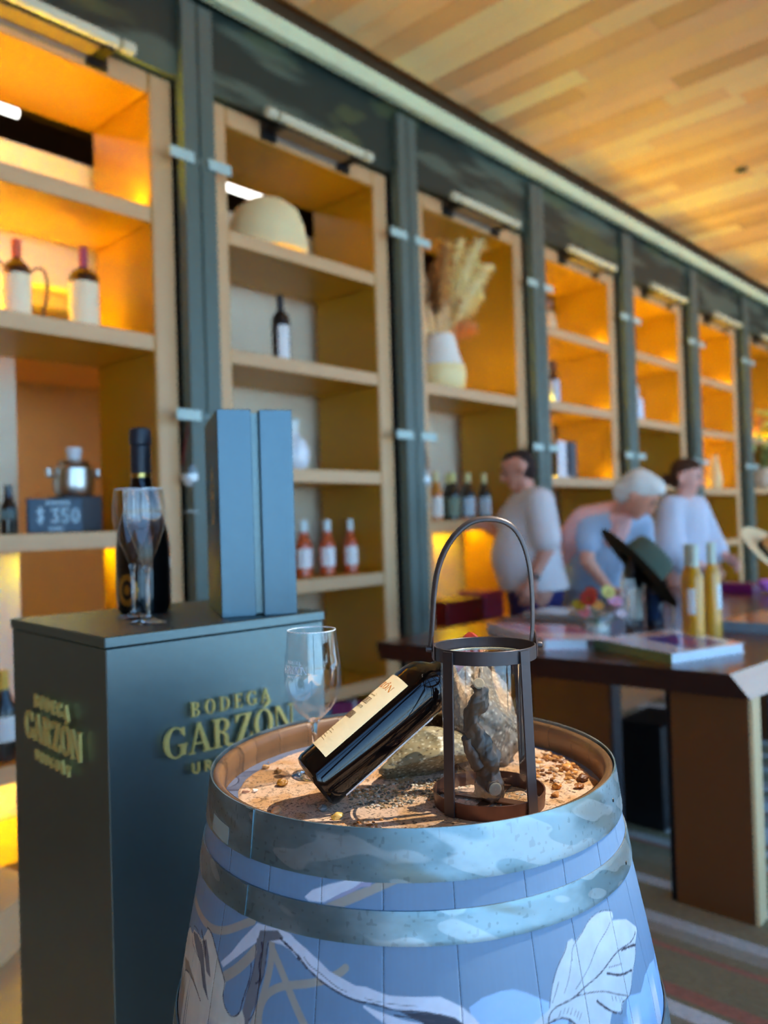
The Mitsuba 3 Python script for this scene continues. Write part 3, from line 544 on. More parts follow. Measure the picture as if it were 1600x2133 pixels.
# first bookcase
shelf_bottle('dark wine bottle with cream label and orange capsule in a wire holder', 1.366, 3.24, 2.118, 0.352, 0.052, S(40, 20, 8), S(250, 236, 196), S(216, 100, 60), lab=(0.02, 0.60), span=200, caplen=0.2)
shelf_bottle('dark wine bottle with cream label and purple capsule on the second shelf', 1.648, 3.24, 2.118, 0.385, 0.062, S(30, 16, 8), S(250, 236, 196), S(140, 60, 92), lab=(0.02, 0.60), span=190, caplen=0.24)
wh = thing('bottle_holder', 'thin brown wire holder around the orange-capped bottle', 'bottle holder')
for s in (-1, 1):
    add(wh, 'hoop', tube(spline([(1.352 + s * 0.07, 3.2, 2.12), (1.352 + s * 0.11, 3.2, 2.22), (1.352 + s * 0.10, 3.2, 2.36), (1.352 + s * 0.03, 3.2, 2.32)], 20), 0.005, 6), S(110, 66, 50), 'iron')
add(wh, 'base_ring', move(ring(0.064, 0.078, 0, 0.006, 32), 1.352, 3.2, 2.118), S(110, 66, 50), 'iron')
# urn on a box, chalk sign, things on the third shelf
t = thing('metal_urn', 'shiny steel urn with lid and two knobs on the dark box', 'urn')
add(t, 'body', move(lathe([(0, 0), (0.07, 0), (0.082, 0.02), (0.086, 0.05), (0.084, 0.12), (0.07, 0.135), (0, 0.135)], 36), 1.64, 3.36, 1.445), S(205, 205, 200), 'metal')
add(t, 'lid', move(lathe([(0, 0.0), (0.066, 0), (0.062, 0.018), (0.032, 0.024), (0, 0.025)], 30), 1.64, 3.36, 1.58), S(150, 142, 128), 'metal')
add(t, 'lid_cup', move(lathe([(0, 0), (0.026, 0), (0.034, 0.05), (0.030, 0.055), (0, 0.055)], 24), 1.645, 3.36, 1.604), S(222, 230, 234), 'satin')
for s in (-1, 1):
    add(t, 'knob', move(tube([(s * 0.082, 0, 0.09), (s * 0.11, 0, 0.09), (s * 0.112, 0, 0.12)], 0.014, 10), 1.64, 3.36, 1.445), S(190, 192, 190), 'metal')
one('storage_box', 'dark blue box under the steel urn', 'box', bx(1.56, 1.735, 3.29, 3.45, 1.29, 1.445, 0.004), S(30, 34, 46), 'satin')
t = thing('price_sign', 'dark blue chalk price sign leaning on the third shelf', 'sign')
add(t, 'board', bx(1.33, 1.55, 3.105, 3.125, 1.29, 1.425, 0.003), S(26, 62, 86), 'satin')
for i, (x, z, w_) in enumerate(((1.40, 1.40, 0.10), (1.41, 1.297, 0.06))):
    for j in range(7):
        add(t, 'chalk_stroke', bx(x + w_ * j / 7, x + w_ * (j + 0.62) / 7, 3.1025, 3.105, z, z + 0.016), S(176, 206, 220))
sg = {'3': [[(0.05, 0.9), (0.5, 0.95), (0.25, 0.55), (0.5, 0.35), (0.4, 0.05), (0.05, 0.1)]], '5': [[(0.5, 0.95), (0.1, 0.95), (0.08, 0.55), (0.4, 0.55), (0.5, 0.28), (0.3, 0.03), (0.05, 0.1)]],
      '0': [[(0.3 + 0.24 * math.cos(q), 0.5 + 0.46 * math.sin(q)) for q in np.linspace(0, 2 * math.pi, 20)]], '$': [[(0.5, 0.8), (0.3, 0.92), (0.08, 0.75), (0.45, 0.35), (0.3, 0.08), (0.05, 0.2)], [(0.28, 1.08), (0.28, -0.08)]]}
xx = 1.362
for ch in '$ 350':
    if ch == ' ': xx += 0.015; continue
    g = unary_union([LineString(l).buffer(0.075) for l in sg[ch]])
    add(t, 'character', frame_to(prism(affinity.scale(g, 0.055, 0.055, origin=(0, 0)), 0.002), (xx, 3.105, 1.33), (1, 0, 0), (0, 0, 1), (0, -1, 0)), S(186, 214, 226))
    xx += 0.042
t = thing('small_bottle', 'small dark bottle with grey label at the left end of the third shelf', 'bottle')
add(t, 'body', move(lathe(burgundy(0.2, 0.032), 20), 1.36, 3.36, 1.29), S(20, 16, 16), 'gloss')
add(t, 'label', move(label_shell(0.032, 0.06, 0.1, 150, 300), 1.36, 3.36, 1.29), S(120, 150, 150))
shelf_bottle('sparkling wine bottle with gold foil and white label low at the left edge', 1.222, 3.1, 0.45, 0.33, 0.046, S(16, 26, 22), S(216, 230, 232), S(222, 182, 70), kind='burgundy', lab=(0.22, 0.50), caplen=0.3)
# glasses that hang from the clamps on red straps
for i, (x, y, z, lab_) in enumerate(((1.965, 2.955, 1.36, 'wine glass hanging on a red strap from the clamp left of the black case'), (3.53, 2.95, 1.38, 'wine glass hanging on a red strap beside the third bookcase'))):
    t = thing('hanging_glass', lab_, 'wine glass')
    gl = lathe([(0.033, 0.21), (0.041, 0.17), (0.038, 0.135), (0.02, 0.11), (0.006, 0.1)], 28)
    add(t, 'bowl', move(gl, x, y, z), (1, 1, 1), 'pane')
    add(t, 'foot', move(lathe([(0, 0), (0.034, 0), (0.034, 0.003), (0.006, 0.008), (0.004, 0.02), (0.004, 0.095), (0.006, 0.1), (0, 0.1)], 28), x, y, z), S(200, 212, 214), 'gloss')
    add(t, 'wine', move(lathe([(0, 0.112), (0.02, 0.113), (0.036, 0.14), (0.036, 0.165), (0, 0.165)], 24), x, y, z), S(206, 214, 216), 'gloss')
    for s in (-1, 1):
        add(t, 'strap', tube([(x + s * 0.036, y, z + 0.205), (x + s * 0.02, y, z + 0.3), (x, y, z + 0.392)], 0.007, 6, 0.4), S(120, 48, 44), 'matte')
# second bookcase
t = thing('straw_hat', 'cream straw hat with a tall dome on the top shelf', 'hat')
add(t, 'crown', move(lathe([(0.20, 0.0), (0.205, 0.03), (0.19, 0.14), (0.16, 0.215), (0.10, 0.262), (0.04, 0.276), (0, 0.278)], 48), 2.63, 3.2, 2.69), wood(S(240, 220, 166), 0.05, 0, 50), 'matte', smooth=60)
add(t, 'brim', move(lathe([(0.19, 0.004), (0.2, 0.006), (0.236, 0.0), (0.236, 0.006), (0.2, 0.012), (0.19, 0.01)], 48), 2.63, 3.235, 2.682), S(232, 212, 160), 'matte')
shelf_bottle('black bottle with white label and red strap on the second shelf of the second bookcase', 2.66, 3.15, 2.115, 0.355, 0.047, S(14, 14, 16), S(232, 232, 230), S(20, 20, 24), lab=(0.04, 0.55), faces=250, span=80)
t = thing('strap_tag', 'dark leather strap tied round the black bottle', 'strap')
add(t, 'band', move(ring(0.0205, 0.026, 0.245, 0.256, 24), 2.66, 3.15, 2.115), S(30, 22, 20))
add(t, 'tail', tube([(2.64, 3.12, 2.365), (2.6, 3.11, 2.34), (2.585, 3.11, 2.26)], 0.006, 6, 0.5), S(30, 22, 20))
t = thing('ceramic_jug', 'white ceramic jug half hidden behind the black case', 'jug')
add(t, 'body', move(lathe([(0, 0), (0.06, 0), (0.085, 0.05), (0.09, 0.1), (0.07, 0.16), (0.04, 0.185), (0.036, 0.20), (0, 0.2)], 30), 2.76, 3.2, 1.572), S(226, 232, 236), 'gloss')
add(t, 'neck', move(lathe([(0.038, 0.2), (0.034, 0.21), (0.036, 0.26), (0.046, 0.275), (0.04, 0.27), (0, 0.25)], 24), 2.76, 3.2, 1.572), S(210, 214, 206), 'gloss')
ROSE = S(196, 84, 40)
for i, (x, y) in enumerate(((2.775, 3.16), (2.87, 3.25), (2.955, 3.17), (3.04, 3.25), (3.125, 3.16), (3.20, 3.235))):
    w_ = 'rosé wine bottle with white cap on the shelf, ' + ['half hidden by the black case', 'second from the black case', 'third from the black case', 'third from the right end', 'front one next to the right end', 'at the right end'][i]
    shelf_bottle(w_, x, y, 1.02, 0.295, 0.04, ROSE, S(238, 236, 232), S(216, 226, 220), group='rosé bottles', kind='burgundy', lab=(0.16, 0.5), faces=240, span=120, caplen=0.28)
for i, x in enumerate((2.86, 2.915, 2.97, 3.05)):
    one('book', ['thick purple book upright on the bottom shelf, leftmost', 'second purple book upright on the bottom shelf', 'slim purple book beside the white spine', 'purple book at the right end of the bottom shelf'][i], 'book', bx(x, x + (0.05 if i != 2 else 0.045), 3.06, 3.26, 0.092, 0.36 - 0.01 * i, 0.003), S(128, 22, 84), 'satin', group='purple books')
one('book', 'white book between the purple books on the bottom shelf', 'book', bx(3.025, 3.046, 3.07, 3.26, 0.092, 0.345, 0.002), S(212, 206, 214), 'satin')
one('book', 'blue-grey book left of the purple books on the bottom shelf', 'book', bx(2.73, 2.85, 3.06, 3.26, 0.092, 0.35, 0.003), S(84, 128, 150), 'satin')
# third bookcase
t = thing('pampas_vase', 'white ceramic vase with cream lower half holding pampas grass', 'vase')
vx, vy, vz = 3.955, 3.14, 2.115
add(t, 'lower_body', move(lathe([(0, 0), (0.13, 0), (0.15, 0.03), (0.158, 0.10), (0.150, 0.145), (0, 0.145)], 40), vx, vy, vz), S(246, 222, 156), 'satin')
add(t, 'upper_body', move(lathe([(0.150, 0.145), (0.135, 0.17), (0.118, 0.22), (0.10, 0.29), (0.088, 0.345), (0.076, 0.345), (0.085, 0.29), (0.1, 0.2), (0, 0.15)], 40), vx, vy, vz), S(236, 234, 222), 'satin')
def plume(base, tip, seed, width, col, n=420):
    r = np.random.default_rng(seed)
    base, tip = np.array(base, float), np.array(tip, float)
    mid = (base + tip) / 2 + np.array([0.0, 0, 0.05])
    path = spline([base, mid, tip], 24)
    ms = []
    for _ in range(n):
        s = r.uniform(0.42, 1.0)
        k_ = int(s * 23)
        p = path[k_]
        d = path[min(k_ + 1, 23)] - path[k_ - 1]; d /= np.linalg.norm(d)
        a = r.normal(size=3); a[2] -= 0.5; a /= np.linalg.norm(a)
        L = width * (1.0 - abs(s - 0.65) * 1.1) * r.uniform(0.6, 1.15)
        side = np.cross(d, a); side /= np.linalg.norm(side) + 1e-9
        q = p + a * L * 0.7 + d * L * 0.35
        e = q + a * L * 0.35 - np.array([0, 0, L * 0.35])
        wv = side * 0.006
        i0 = len(ms)
        ms.append(trimesh.Trimesh(np.array([p - wv * .6, p + wv * .6, q + wv, q - wv, e]), np.array([(0, 1, 2), (0, 2, 3), (3, 2, 4)]), process=False))
    return path, cat(ms)
stems = [((3.93, 3.12, 2.40), (4.40, 3.10, 3.21), 0.105, S(255, 244, 190)), ((3.95, 3.15, 2.40), (4.33, 3.2, 3.27), 0.09, S(255, 240, 176)), ((3.96, 3.10, 2.40), (4.40, 3.06, 2.98), 0.09, S(255, 244, 196)),
         ((3.97, 3.13, 2.40), (4.32, 3.08, 2.78), 0.075, S(255, 236, 176)), ((3.90, 3.16, 2.42), (4.12, 3.2, 3.12), 0.08, S(250, 222, 140)), ((3.99, 3.13, 2.40), (4.25, 3.1, 2.56), 0.08, S(226, 160, 100)), ((3.93, 3.15, 2.42), (4.02, 3.12, 3.05), 0.11, S(214, 160, 92))]
for i, (a, b_, w_, c) in enumerate(stems):
    path, m = plume(a, b_, 40 + i, w_, c, 300)
    p = add(t, 'stem', tube(path, 0.005, 5), S(216, 184, 116), 'matte')
    add(p, 'plume', m, c, 'leafy', smooth=False, kind='stuff')
path, m = plume((3.88, 3.1, 2.40), (3.80, 3.08, 2.86), 77, 0.075, None, 260)
p = add(t, 'stem', tube(path, 0.004, 5), S(96, 60, 30), 'matte')
add(p, 'seed_head', m, S(120, 70, 30), 'leafy', smooth=False, kind='stuff')
path, m = plume((3.87, 3.14, 2.40), (3.79, 3.2, 3.02), 78, 0.06, None, 200)
p = add(t, 'stem', tube(path, 0.004, 5), S(96, 70, 30), 'matte')
add(p, 'seed_head', m, S(150, 116, 60), 'leafy', smooth=False, kind='stuff')
for i, (x, y, g) in enumerate(((3.84, 3.12, 0), (3.93, 3.2, 1), (4.01, 3.12, 1), (4.09, 3.22, 1), (4.17, 3.12, 2), (4.26, 3.2, 2), (4.33, 3.11, 2))):
    shelf_bottle(['amber bottle with pale label at the left of the row beside the man', 'dark bottle with green label and yellow capsule, second from the left of the row', 'dark bottle with green label and yellow capsule, third from the left of the row', 'dark bottle with green label, fourth in the row beside the man',
                  'dark bottle with pale blue label, third from the man', 'dark bottle with pale blue label, second from the man', 'dark bottle with pale blue label at the man\'s hand'][i], x, y, 1.295, 0.30, 0.042, [S(196, 120, 40), S(20, 22, 14), S(18, 20, 14)][g], [S(232, 226, 214), S(128, 146, 126), S(196, 220, 232)][g], [S(226, 210, 150), S(222, 214, 132), S(220, 214, 150)][g],
                 group='bottles beside the man', kind='burgundy', lab=(0.08, 0.48), faces=235, span=150, caplen=0.34)
# maroon and purple boxes, pale tray on the lower shelf of the third bookcase
one('gift_box', 'long maroon box on the low shelf behind the table', 'box', bx(3.80, 4.18, 3.03, 3.22, 0.652, 0.80, 0.004), S(92, 8, 20), 'satin')
one('gift_box', 'purple patterned box beside the maroon box', 'box', bx(4.19, 4.40, 3.03, 3.24, 0.652, 0.83, 0.004), S(134, 44, 96), 'satin')
# fourth to seventh bookcases
shelf_bottle('wine bottle with blue and white label on the second shelf of the fourth bookcase', 5.24, 3.1, 2.135, 0.32, 0.045, S(60, 30, 14), S(176, 198, 220), S(84, 40, 24), kind='burgundy', lab=(0.05, 0.55))
t = thing('ceramic_figure', 'small brown and cream figure on the top shelf of the fourth bookcase', 'figurine')
add(t, 'body', move(lathe([(0, 0), (0.05, 0), (0.06, 0.05), (0.045, 0.12), (0.03, 0.15), (0, 0.155)], 20), 5.2, 3.1, 2.672), S(214, 190, 150), 'satin')
add(t, 'head', move(rock((0.05, 0.045, 0.06), 5, 2), 5.19, 3.1, 2.87), S(120, 72, 30), 'satin')
one('black_case', 'dark upright case on the third shelf of the fourth bookcase', 'box', bx(5.36, 5.46, 3.05, 3.22, 1.587, 1.86, 0.004), S(54, 58, 70), 'satin')
t = thing('shelf_card', 'white card stand at the left of the dark upright case', 'card')
add(t, 'card', rot(bx(5.22, 5.34, 3.07, 3.078, 1.587, 1.86), 0), S(226, 230, 236))
add(t, 'stand', bx(5.2, 5.36, 3.05, 3.12, 1.586, 1.598), S(226, 230, 236))
t = thing('white_bottle', 'pale blue and white ceramic bottle on the second shelf of the fifth bookcase', 'bottle')
add(t, 'body', move(lathe(bordeaux(0.27, 0.055, 0.02), 24), 6.62, 3.1, 2.115), S(206, 220, 236), 'gloss')
add(t, 'stopper', move(lathe([(0, 0), (0.018, 0), (0.02, 0.03), (0, 0.034)], 16), 6.62, 3.1, 2.386), S(236, 230, 214), 'satin')
t = thing('cream_vase', 'slender cream vase beside the young woman\'s head', 'vase')
add(t, 'body', move(lathe([(0, 0), (0.06, 0), (0.075, 0.08), (0.06, 0.2), (0.035, 0.3), (0.045, 0.34), (0.035, 0.335), (0, 0.3)], 24), 8.36, 3.1, 1.54), S(236, 206, 140), 'satin')
t = thing('flower_vase', 'cream vase of dried yellow flowers in the last bookcase', 'vase')
add(t, 'pot', move(lathe([(0, 0), (0.09, 0), (0.13, 0.06), (0.13, 0.16), (0.09, 0.22), (0.1, 0.24), (0.09, 0.235), (0, 0.2)], 24), 9.95, 3.12, 1.56), S(224, 204, 176), 'satin')
for i in range(16):
    r = np.random.default_rng(300 + i)
    tip = np.array([9.95 + r.uniform(-0.62, 0.5), 3.0 + r.uniform(-0.2, 0.25), 1.56 + r.uniform(0.42, 0.86)])
    path = spline([(9.95, 3.12, 1.76), (9.95 + (tip[0] - 9.95) * 0.35, 3.08, 1.56 + (tip[2] - 1.56) * 0.7), tip], 12)
    p = add(t, 'flower_stem', tube(path, 0.006, 5), S(120, 132, 70), 'matte')
    add(p, 'flower_head', cat([move(rock((0.045, 0.045, 0.04), i * 5 + j, 1), *(tip + r.normal(size=3) * 0.045)) for j in range(5)]), [S(206, 206, 120), S(186, 190, 104), S(222, 150, 84)][i % 3], 'leafy', kind='stuff')

# ------------------------------------------------------------------ long table
t = thing('table', 'long dark polished wooden table with a pale live edge', 'table')
ZT = 0.79
topv = [(2.53, 0.915), (2.445, 2.335), (5.40, 2.36), (5.50, 0.70)]
botv = [(2.545, 0.86), (2.455, 2.325), (5.39, 2.35), (5.50, 0.65)]
v = np.array([(x, y, ZT) for x, y in topv] + [(x, y, ZT - 0.075) for x, y in botv])
f = [(0, 3, 2), (0, 2, 1), (4, 5, 6), (4, 6, 7), (0, 1, 5), (0, 5, 4), (1, 2, 6), (1, 6, 5), (2, 3, 7), (2, 7, 6)]
slab = trimesh.Trimesh(v, np.array([q[::-1] for q in f]), process=False)
for _ in range(5): slab = slab.subdivide()
add(t, 'top', slab, lambda p: wood(S(68, 32, 17), 0.30, 0, 22, 3)(p), 'polish', smooth=False)
ef = np.array([(2.5285, 0.917, ZT - 0.001), (2.4435, 2.333, ZT - 0.001), (2.4535, 2.325, ZT - 0.0745), (2.5435, 0.864, ZT - 0.0745)])
ef = np.vstack([ef, ef + np.array([0.004, 0, 0])])
add(t, 'end_face', trimesh.Trimesh(ef).convex_hull, S(44, 20, 10), 'matte', smooth=False)
edge = trimesh.Trimesh(np.array([topv[3] + (ZT,), topv[0] + (ZT,), botv[0] + (ZT - 0.075,), botv[3] + (ZT - 0.075,), (5.50, 0.72, ZT - 0.002), (2.55, 0.93, ZT - 0.002), (2.56, 0.88, ZT - 0.073), (5.50, 0.67, ZT - 0.073)]),
                       np.array([(0, 1, 2), (0, 2, 3), (4, 6, 5), (4, 7, 6), (0, 4, 5), (0, 5, 1), (3, 2, 6), (3, 6, 7), (1, 5, 6), (1, 6, 2), (0, 3, 7), (0, 7, 4)]), process=False)
for _ in range(4): edge = edge.subdivide()
add(t, 'live_edge', edge, wood(S(222, 186, 156), 0.14, 0, 30), 'satin', smooth=False, label='pale live edge')
for x, y0, y1 in ((2.575, 0.875, 1.125), (2.80, 1.46, 1.80), (4.7, 0.85, 1.12), (4.7, 1.5, 1.8)):
    add(t, 'leg', bx(x, x + 0.075, y0 + 0.004, y1, 0.012, ZT - 0.075), wood(S(88, 52, 22), 0.32, 2, 16, x), 'satin', smooth=False)
    add(t, 'leg_edge', bx(x + 0.002, x + 0.073, y0 - 0.008, y0 + 0.0038, 0.013, ZT - 0.076), wood(S(222, 190, 140), 0.1, 2, 40) if y0 < 1.2 else S(24, 26, 34), 'satin', smooth=False)
    add(t, 'leg_plate', bx(x + 0.01, x + 0.065, y1 + 0.0005, y1 + 0.022, 0.012, ZT - 0.076), S(24, 26, 34), 'iron', smooth=False)
one('storage_box', 'tall black box standing on the rug under the table', 'box', bx(3.11, 3.42, 1.40, 1.60, 0.012, 0.435, 0.006), S(14, 15, 18), 'satin')

# books and papers on the table
def flat_book(label, corners, z, h, cover, pages, spine, art=()):
    """A closed book lying flat; corners: the two ends of the spine, then the fore edge, counter-clockwise."""
    t = thing('book', label, 'book')
    c = np.array(corners, float)
    ctr = c.mean(0)
    def poly(s, a, b): return move(prism(Polygon(ctr + (c - ctr) * s), b - a), 0, 0, a)
    add(t, 'page_block', poly(0.975, z + 0.0025, z + h - 0.0025), pages, 'matte')
    add(t, 'back_cover', poly(1.0, z, z + 0.0022), cover, 'gloss')
    add(t, 'front_cover', poly(1.0, z + h - 0.0022, z + h), cover, 'gloss')
    d = c[1] - c[0]; nn = np.array([d[1], -d[0]]) / np.linalg.norm(d)
    if (ctr - c[0]) @ nn > 0: nn = -nn
    add(t, 'spine', move(prism(Polygon([c[0], c[1], c[1] + nn * 0.004, c[0] + nn * 0.004]), h), 0, 0, z), spine, 'satin')
    for i, (pts, col) in enumerate(art):
        e1, e2 = c[1] - c[0], c[3] - c[0]
        q = [c[0] + e1 * u + e2 * w_ for u, w_ in pts]
        add(t, 'cover_print', move(prism(Polygon(q), 0.0004), 0, 0, z + h), col, 'gloss')
    return t
flat_book('thick book with green spine and blue and violet cover in the middle of the table', [(2.77, 1.50), (2.60, 1.125), (2.95, 1.01), (3.18, 1.37)], ZT, 0.034, S(214, 210, 212), S(224, 232, 236), S(98, 112, 60),
          [([(0.25, 0.35), (0.95, 0.30), (0.9, 0.75), (0.3, 0.8)], S(96, 84, 150)), ([(0.4, 0.5), (0.8, 0.4), (0.75, 0.6), (0.45, 0.7)], S(160, 50, 110)), ([(0.05, 0.45), (0.2, 0.4), (0.2, 0.75), (0.05, 0.8)], S(206, 160, 140))])
flat_book('book with a pink cover and white pages behind the lantern', [(2.92, 2.10), (2.62, 1.62), (2.72, 1.50), (3.03, 1.70)][::1], ZT, 0.042, S(214, 160, 172), S(226, 232, 236), S(216, 206, 206),
          [([(0.1, 0.1), (0.6, 0.1), (0.5, 0.8), (0.1, 0.8)], S(176, 92, 120)), ([(0.6, 0.1), (0.95, 0.2), (0.9, 0.9), (0.55, 0.8)], S(232, 206, 196))])
flat_book('grey flat book at the far side of the table behind the flowers', [(3.44, 2.25), (3.40, 1.83), (3.62, 1.85), (3.70, 2.25)], ZT, 0.03, S(150, 146, 140), S(170, 172, 170), S(160, 160, 156))
one('paper_sheet', 'white paper lying beside the man\'s hand on the table', 'paper', rot(bx(3.86, 4.02, 2.10, 2.24, ZT, ZT + 0.012, 0.002), 12, at=(3.9, 2.2, 0)), S(232, 226, 226))
flat_book('grey-blue album with an orange cover at the right end of the table', [(3.46, 1.30), (3.44, 1.02), (3.86, 0.98), (3.9, 1.26)], ZT, 0.042, S(206, 120, 66), S(128, 146, 158), S(120, 138, 150))
one('spine_box', 'dark magenta long box at the far end of the table', 'box', bx(5.14, 5.30, 1.70, 1.93, ZT, ZT + 0.055, 0.005), S(110, 6, 84), 'satin')
t = thing('pompom', 'pink paper ball at the end of the magenta box', 'decoration')
add(t, 'ball', move(rock((0.055, 0.055, 0.05), 8, 3), 5.17, 1.635, ZT + 0.05), S(206, 120, 206), 'matte')
one('lemon', 'yellow lemon at the right edge of the table', 'fruit', move(lathe([(0, 0), (0.008, 0.003), (0.03, 0.02), (0.034, 0.04), (0.026, 0.062), (0.008, 0.074), (0, 0.078)], 20), 4.47, 1.22, ZT), S(222, 200, 60), 'satin')

# flower jar
t = thing('flower_jar', 'clear glass jar of red, yellow and pink flowers beside the grey book', 'vase')
jx, jy = 2.96, 1.585
add(t, 'glass', move(lathe([(0, 0.002), (0.045, 0.002), (0.05, 0.01), (0.05, 0.075), (0.042, 0.09), (0.044, 0.1)], 32), jx, jy, ZT), (1, 1, 1), 'pane')
add(t, 'water', move(lathe([(0, 0.004), (0.043, 0.004), (0.047, 0.012), (0.047, 0.06), (0, 0.06)], 28), jx, jy, ZT), S(188, 196, 190), 'gloss')
fl = [(-0.07, 0.045, 0.14, S(150, 120, 20), 0.036), (-0.03, 0.025, 0.165, S(150, 34, 20), 0.042), (0.0, 0.0, 0.135, S(226, 160, 80), 0.034), (0.035, -0.03, 0.19, S(216, 206, 120), 0.036), (0.045, -0.055, 0.15, S(220, 160, 190), 0.038), (0.005, 0.03, 0.185, S(176, 60, 30), 0.034), (0.055, -0.075, 0.10, S(226, 216, 222), 0.03), (-0.055, 0.03, 0.115, S(196, 100, 100), 0.03)]
for i, (dx, dy, dz, c, r0) in enumerate(fl):
    base = np.array([jx + dx, jy + dy, ZT + dz])
    p = add(t, 'flower_stem', tube(spline([(jx, jy, ZT + 0.02), (jx + dx * 0.4, jy + dy * 0.4, ZT + dz * 0.6), base], 10), 0.0025, 5), S(70, 96, 50))
    pet = []
    for j in range(9):
        m = trimesh.creation.icosphere(subdivisions=1, radius=1); m.apply_scale([r0 * 0.42, r0 * 0.24, r0 * 0.12]); m.apply_translation([r0 * 0.5, 0, 0])
        pet.append(rot(rot(m, -18, (0, 1, 0)), 40 * j))
    fh = cat(pet); fh = rot(fh, 65, (0.73, -0.68, 0)) if i % 2 else rot(fh, 40, (0.73, -0.68, 0))
    add(p, 'petals', move(fh, *base), c, 'leafy')
    add(p, 'flower_centre', move(rock((r0 * 0.25, r0 * 0.25, r0 * 0.22), i, 1), *base), S(90, 76, 20))
# tall clear cylinder glass
t = thing('candle_glass', 'tall clear glass cylinder left of the dark bottles under the hat', 'glass')
add(t, 'wall', move(lathe([(0.03, 0.0), (0.03, 0.24)], 28), 3.09, 1.515, ZT), (1, 1, 1), 'pane')
add(t, 'base', move(lathe([(0, 0), (0.03, 0), (0.03, 0.008), (0, 0.008)], 28), 3.09, 1.515, ZT), S(190, 190, 196), 'gloss')
# dark bottles and the hat that leans on them
def table_bottle(label, x, y, h, r, glass, paper, cap, lab, faces, span, group=None, mat='gloss', caplen=0.24, kind='bordeaux'):
    return shelf_bottle(label, x, y, ZT, h, r, glass, paper, cap, group, kind, lab, faces, span, caplen, mat)
table_bottle('dark wine bottle with a grey label under the olive hat', 3.39, 1.635, 0.30, 0.04, S(14, 14, 20), S(176, 178, 166), S(20, 20, 24), (0.12, 0.58), 225, 90, 'dark bottles under the hat')
table_bottle('dark blue wine bottle at the right under the olive hat', 3.47, 1.575, 0.30, 0.04, S(14, 22, 40), S(30, 50, 80), S(20, 20, 24), (0.1, 0.5), 205, 60, 'dark bottles under the hat')
t = thing('felt_hat', 'olive green felt hat with a wide brim and tan band tilted over the dark bottles', 'hat')
nrm = 128
def hat_mesh(prof, squash=1.0):
    m = lathe(prof, 56); m.apply_scale([1, squash, 1]); return m
hc = np.array([3.345, 1.595, 1.05])
hv = np.array([0.896, 0.40, 0.0]); hr2 = np.array([0.40, -0.896, 0.0]); hv /= np.linalg.norm(hv); hr2 /= np.linalg.norm(hr2)
ax_u = -hr2 * 0.66 + np.array([0, 0, 1.0]) * 0.75; ax_u /= np.linalg.norm(ax_u)         # along the brim, up and to the side
ax_n = hr2 * 0.72 + np.array([0, 0, 1.0]) * 0.64 + hv * 0.22; ax_n -= ax_u * (ax_n @ ax_u); ax_n /= np.linalg.norm(ax_n)
ax_v = np.cross(ax_n, ax_u)
def hatpose(m): return frame_to(m, hc, ax_u, ax_v, ax_n)
add(t, 'brim', hatpose(hat_mesh([(0.104, 0.0), (0.13, -0.004), (0.18, 0.0), (0.226, 0.01), (0.228, 0.014), (0.18, 0.006), (0.13, 0.002), (0.106, 0.005)], 0.92)), S(38, 40, 30), 'matte', smooth=60)
add(t, 'crown', hatpose(hat_mesh([(0.108, 0.0), (0.106, 0.06), (0.10, 0.11), (0.09, 0.125), (0.06, 0.13), (0, 0.124)], 0.86)), S(82, 98, 84), 'matte', smooth=50)
add(t, 'band', hatpose(hat_mesh([(0.1085, 0.003), (0.1105, 0.003), (0.110, 0.022), (0.108, 0.022)], 0.865)), S(176, 150, 122), 'matte')
add(t, 'lining', hatpose(hat_mesh([(0.10, -0.001), (0.098, 0.05), (0.08, 0.10), (0, 0.11)], 0.86)), S(12, 11, 10), 'matte')
add(t, 'chin_strap', tube([(3.53, 1.54, 0.90), (3.50, 1.50, 0.86), (3.46, 1.49, 0.80)], 0.005, 6), S(176, 140, 104), 'matte')
# golden bottles
for i, (x, y) in enumerate(((3.11, 1.265), (3.06, 1.225), (3.275, 1.24))):
    tb = table_bottle(['golden dessert wine bottle with a silver capsule, left of the three', 'golden dessert wine bottle with a silver capsule, nearest of the three', 'golden dessert wine bottle with a white label, right of the three'][i], x, y, 0.38, 0.032, S(212, 150, 20), S(226, 232, 230), S(196, 206, 186), (0.30, 0.56), 230 + (0, -60, 40)[i], 70, 'golden bottles', 'gloss', 0.24)
# straw hat with black band on a stand at the far right
t = thing('straw_hat', 'tan straw hat with a black band at the right edge above the table', 'hat')
hs = np.array([4.16, 1.27, 1.07]); sn = rt * 0.45 + np.array([0, 0, 0.75]) - fwd * 0.55; sn /= np.linalg.norm(sn)
su = np.cross(sn, [0, 0, 1.0]); su /= np.linalg.norm(su); sv = np.cross(sn, su)
def strawpose(m): return frame_to(m, hs, su, sv, sn)
add(t, 'brim', strawpose(lathe([(0.085, 0), (0.13, 0.0), (0.19, 0.012), (0.192, 0.016), (0.13, 0.006), (0.085, 0.006)], 48)), S(236, 206, 156), 'matte')
add(t, 'crown', strawpose(lathe([(0.092, 0.002), (0.088, 0.06), (0.08, 0.1), (0.05, 0.106), (0, 0.1)], 44)), S(222, 178, 118), 'matte')
add(t, 'band', strawpose(lathe([(0.0925, 0.004), (0.095, 0.004), (0.0935, 0.03), (0.091, 0.03)], 44)), S(14, 12, 12), 'matte')
add(t, 'stand', tube([hs - sn * 0.0, (4.2, 1.27, 0.95), (4.2, 1.27, ZT)], 0.012, 8), S(60, 44, 30), 'satin')
one('pouf', 'round cream pouf with a blue band on the floor at the left edge', 'pouf', move(lathe([(0, 0), (0.24, 0), (0.27, 0.03), (0.275, 0.13), (0.26, 0.17), (0.2, 0.19), (0, 0.195)], 40), 0.85, 2.72, 0.0), S(226, 196, 150), 'matte')

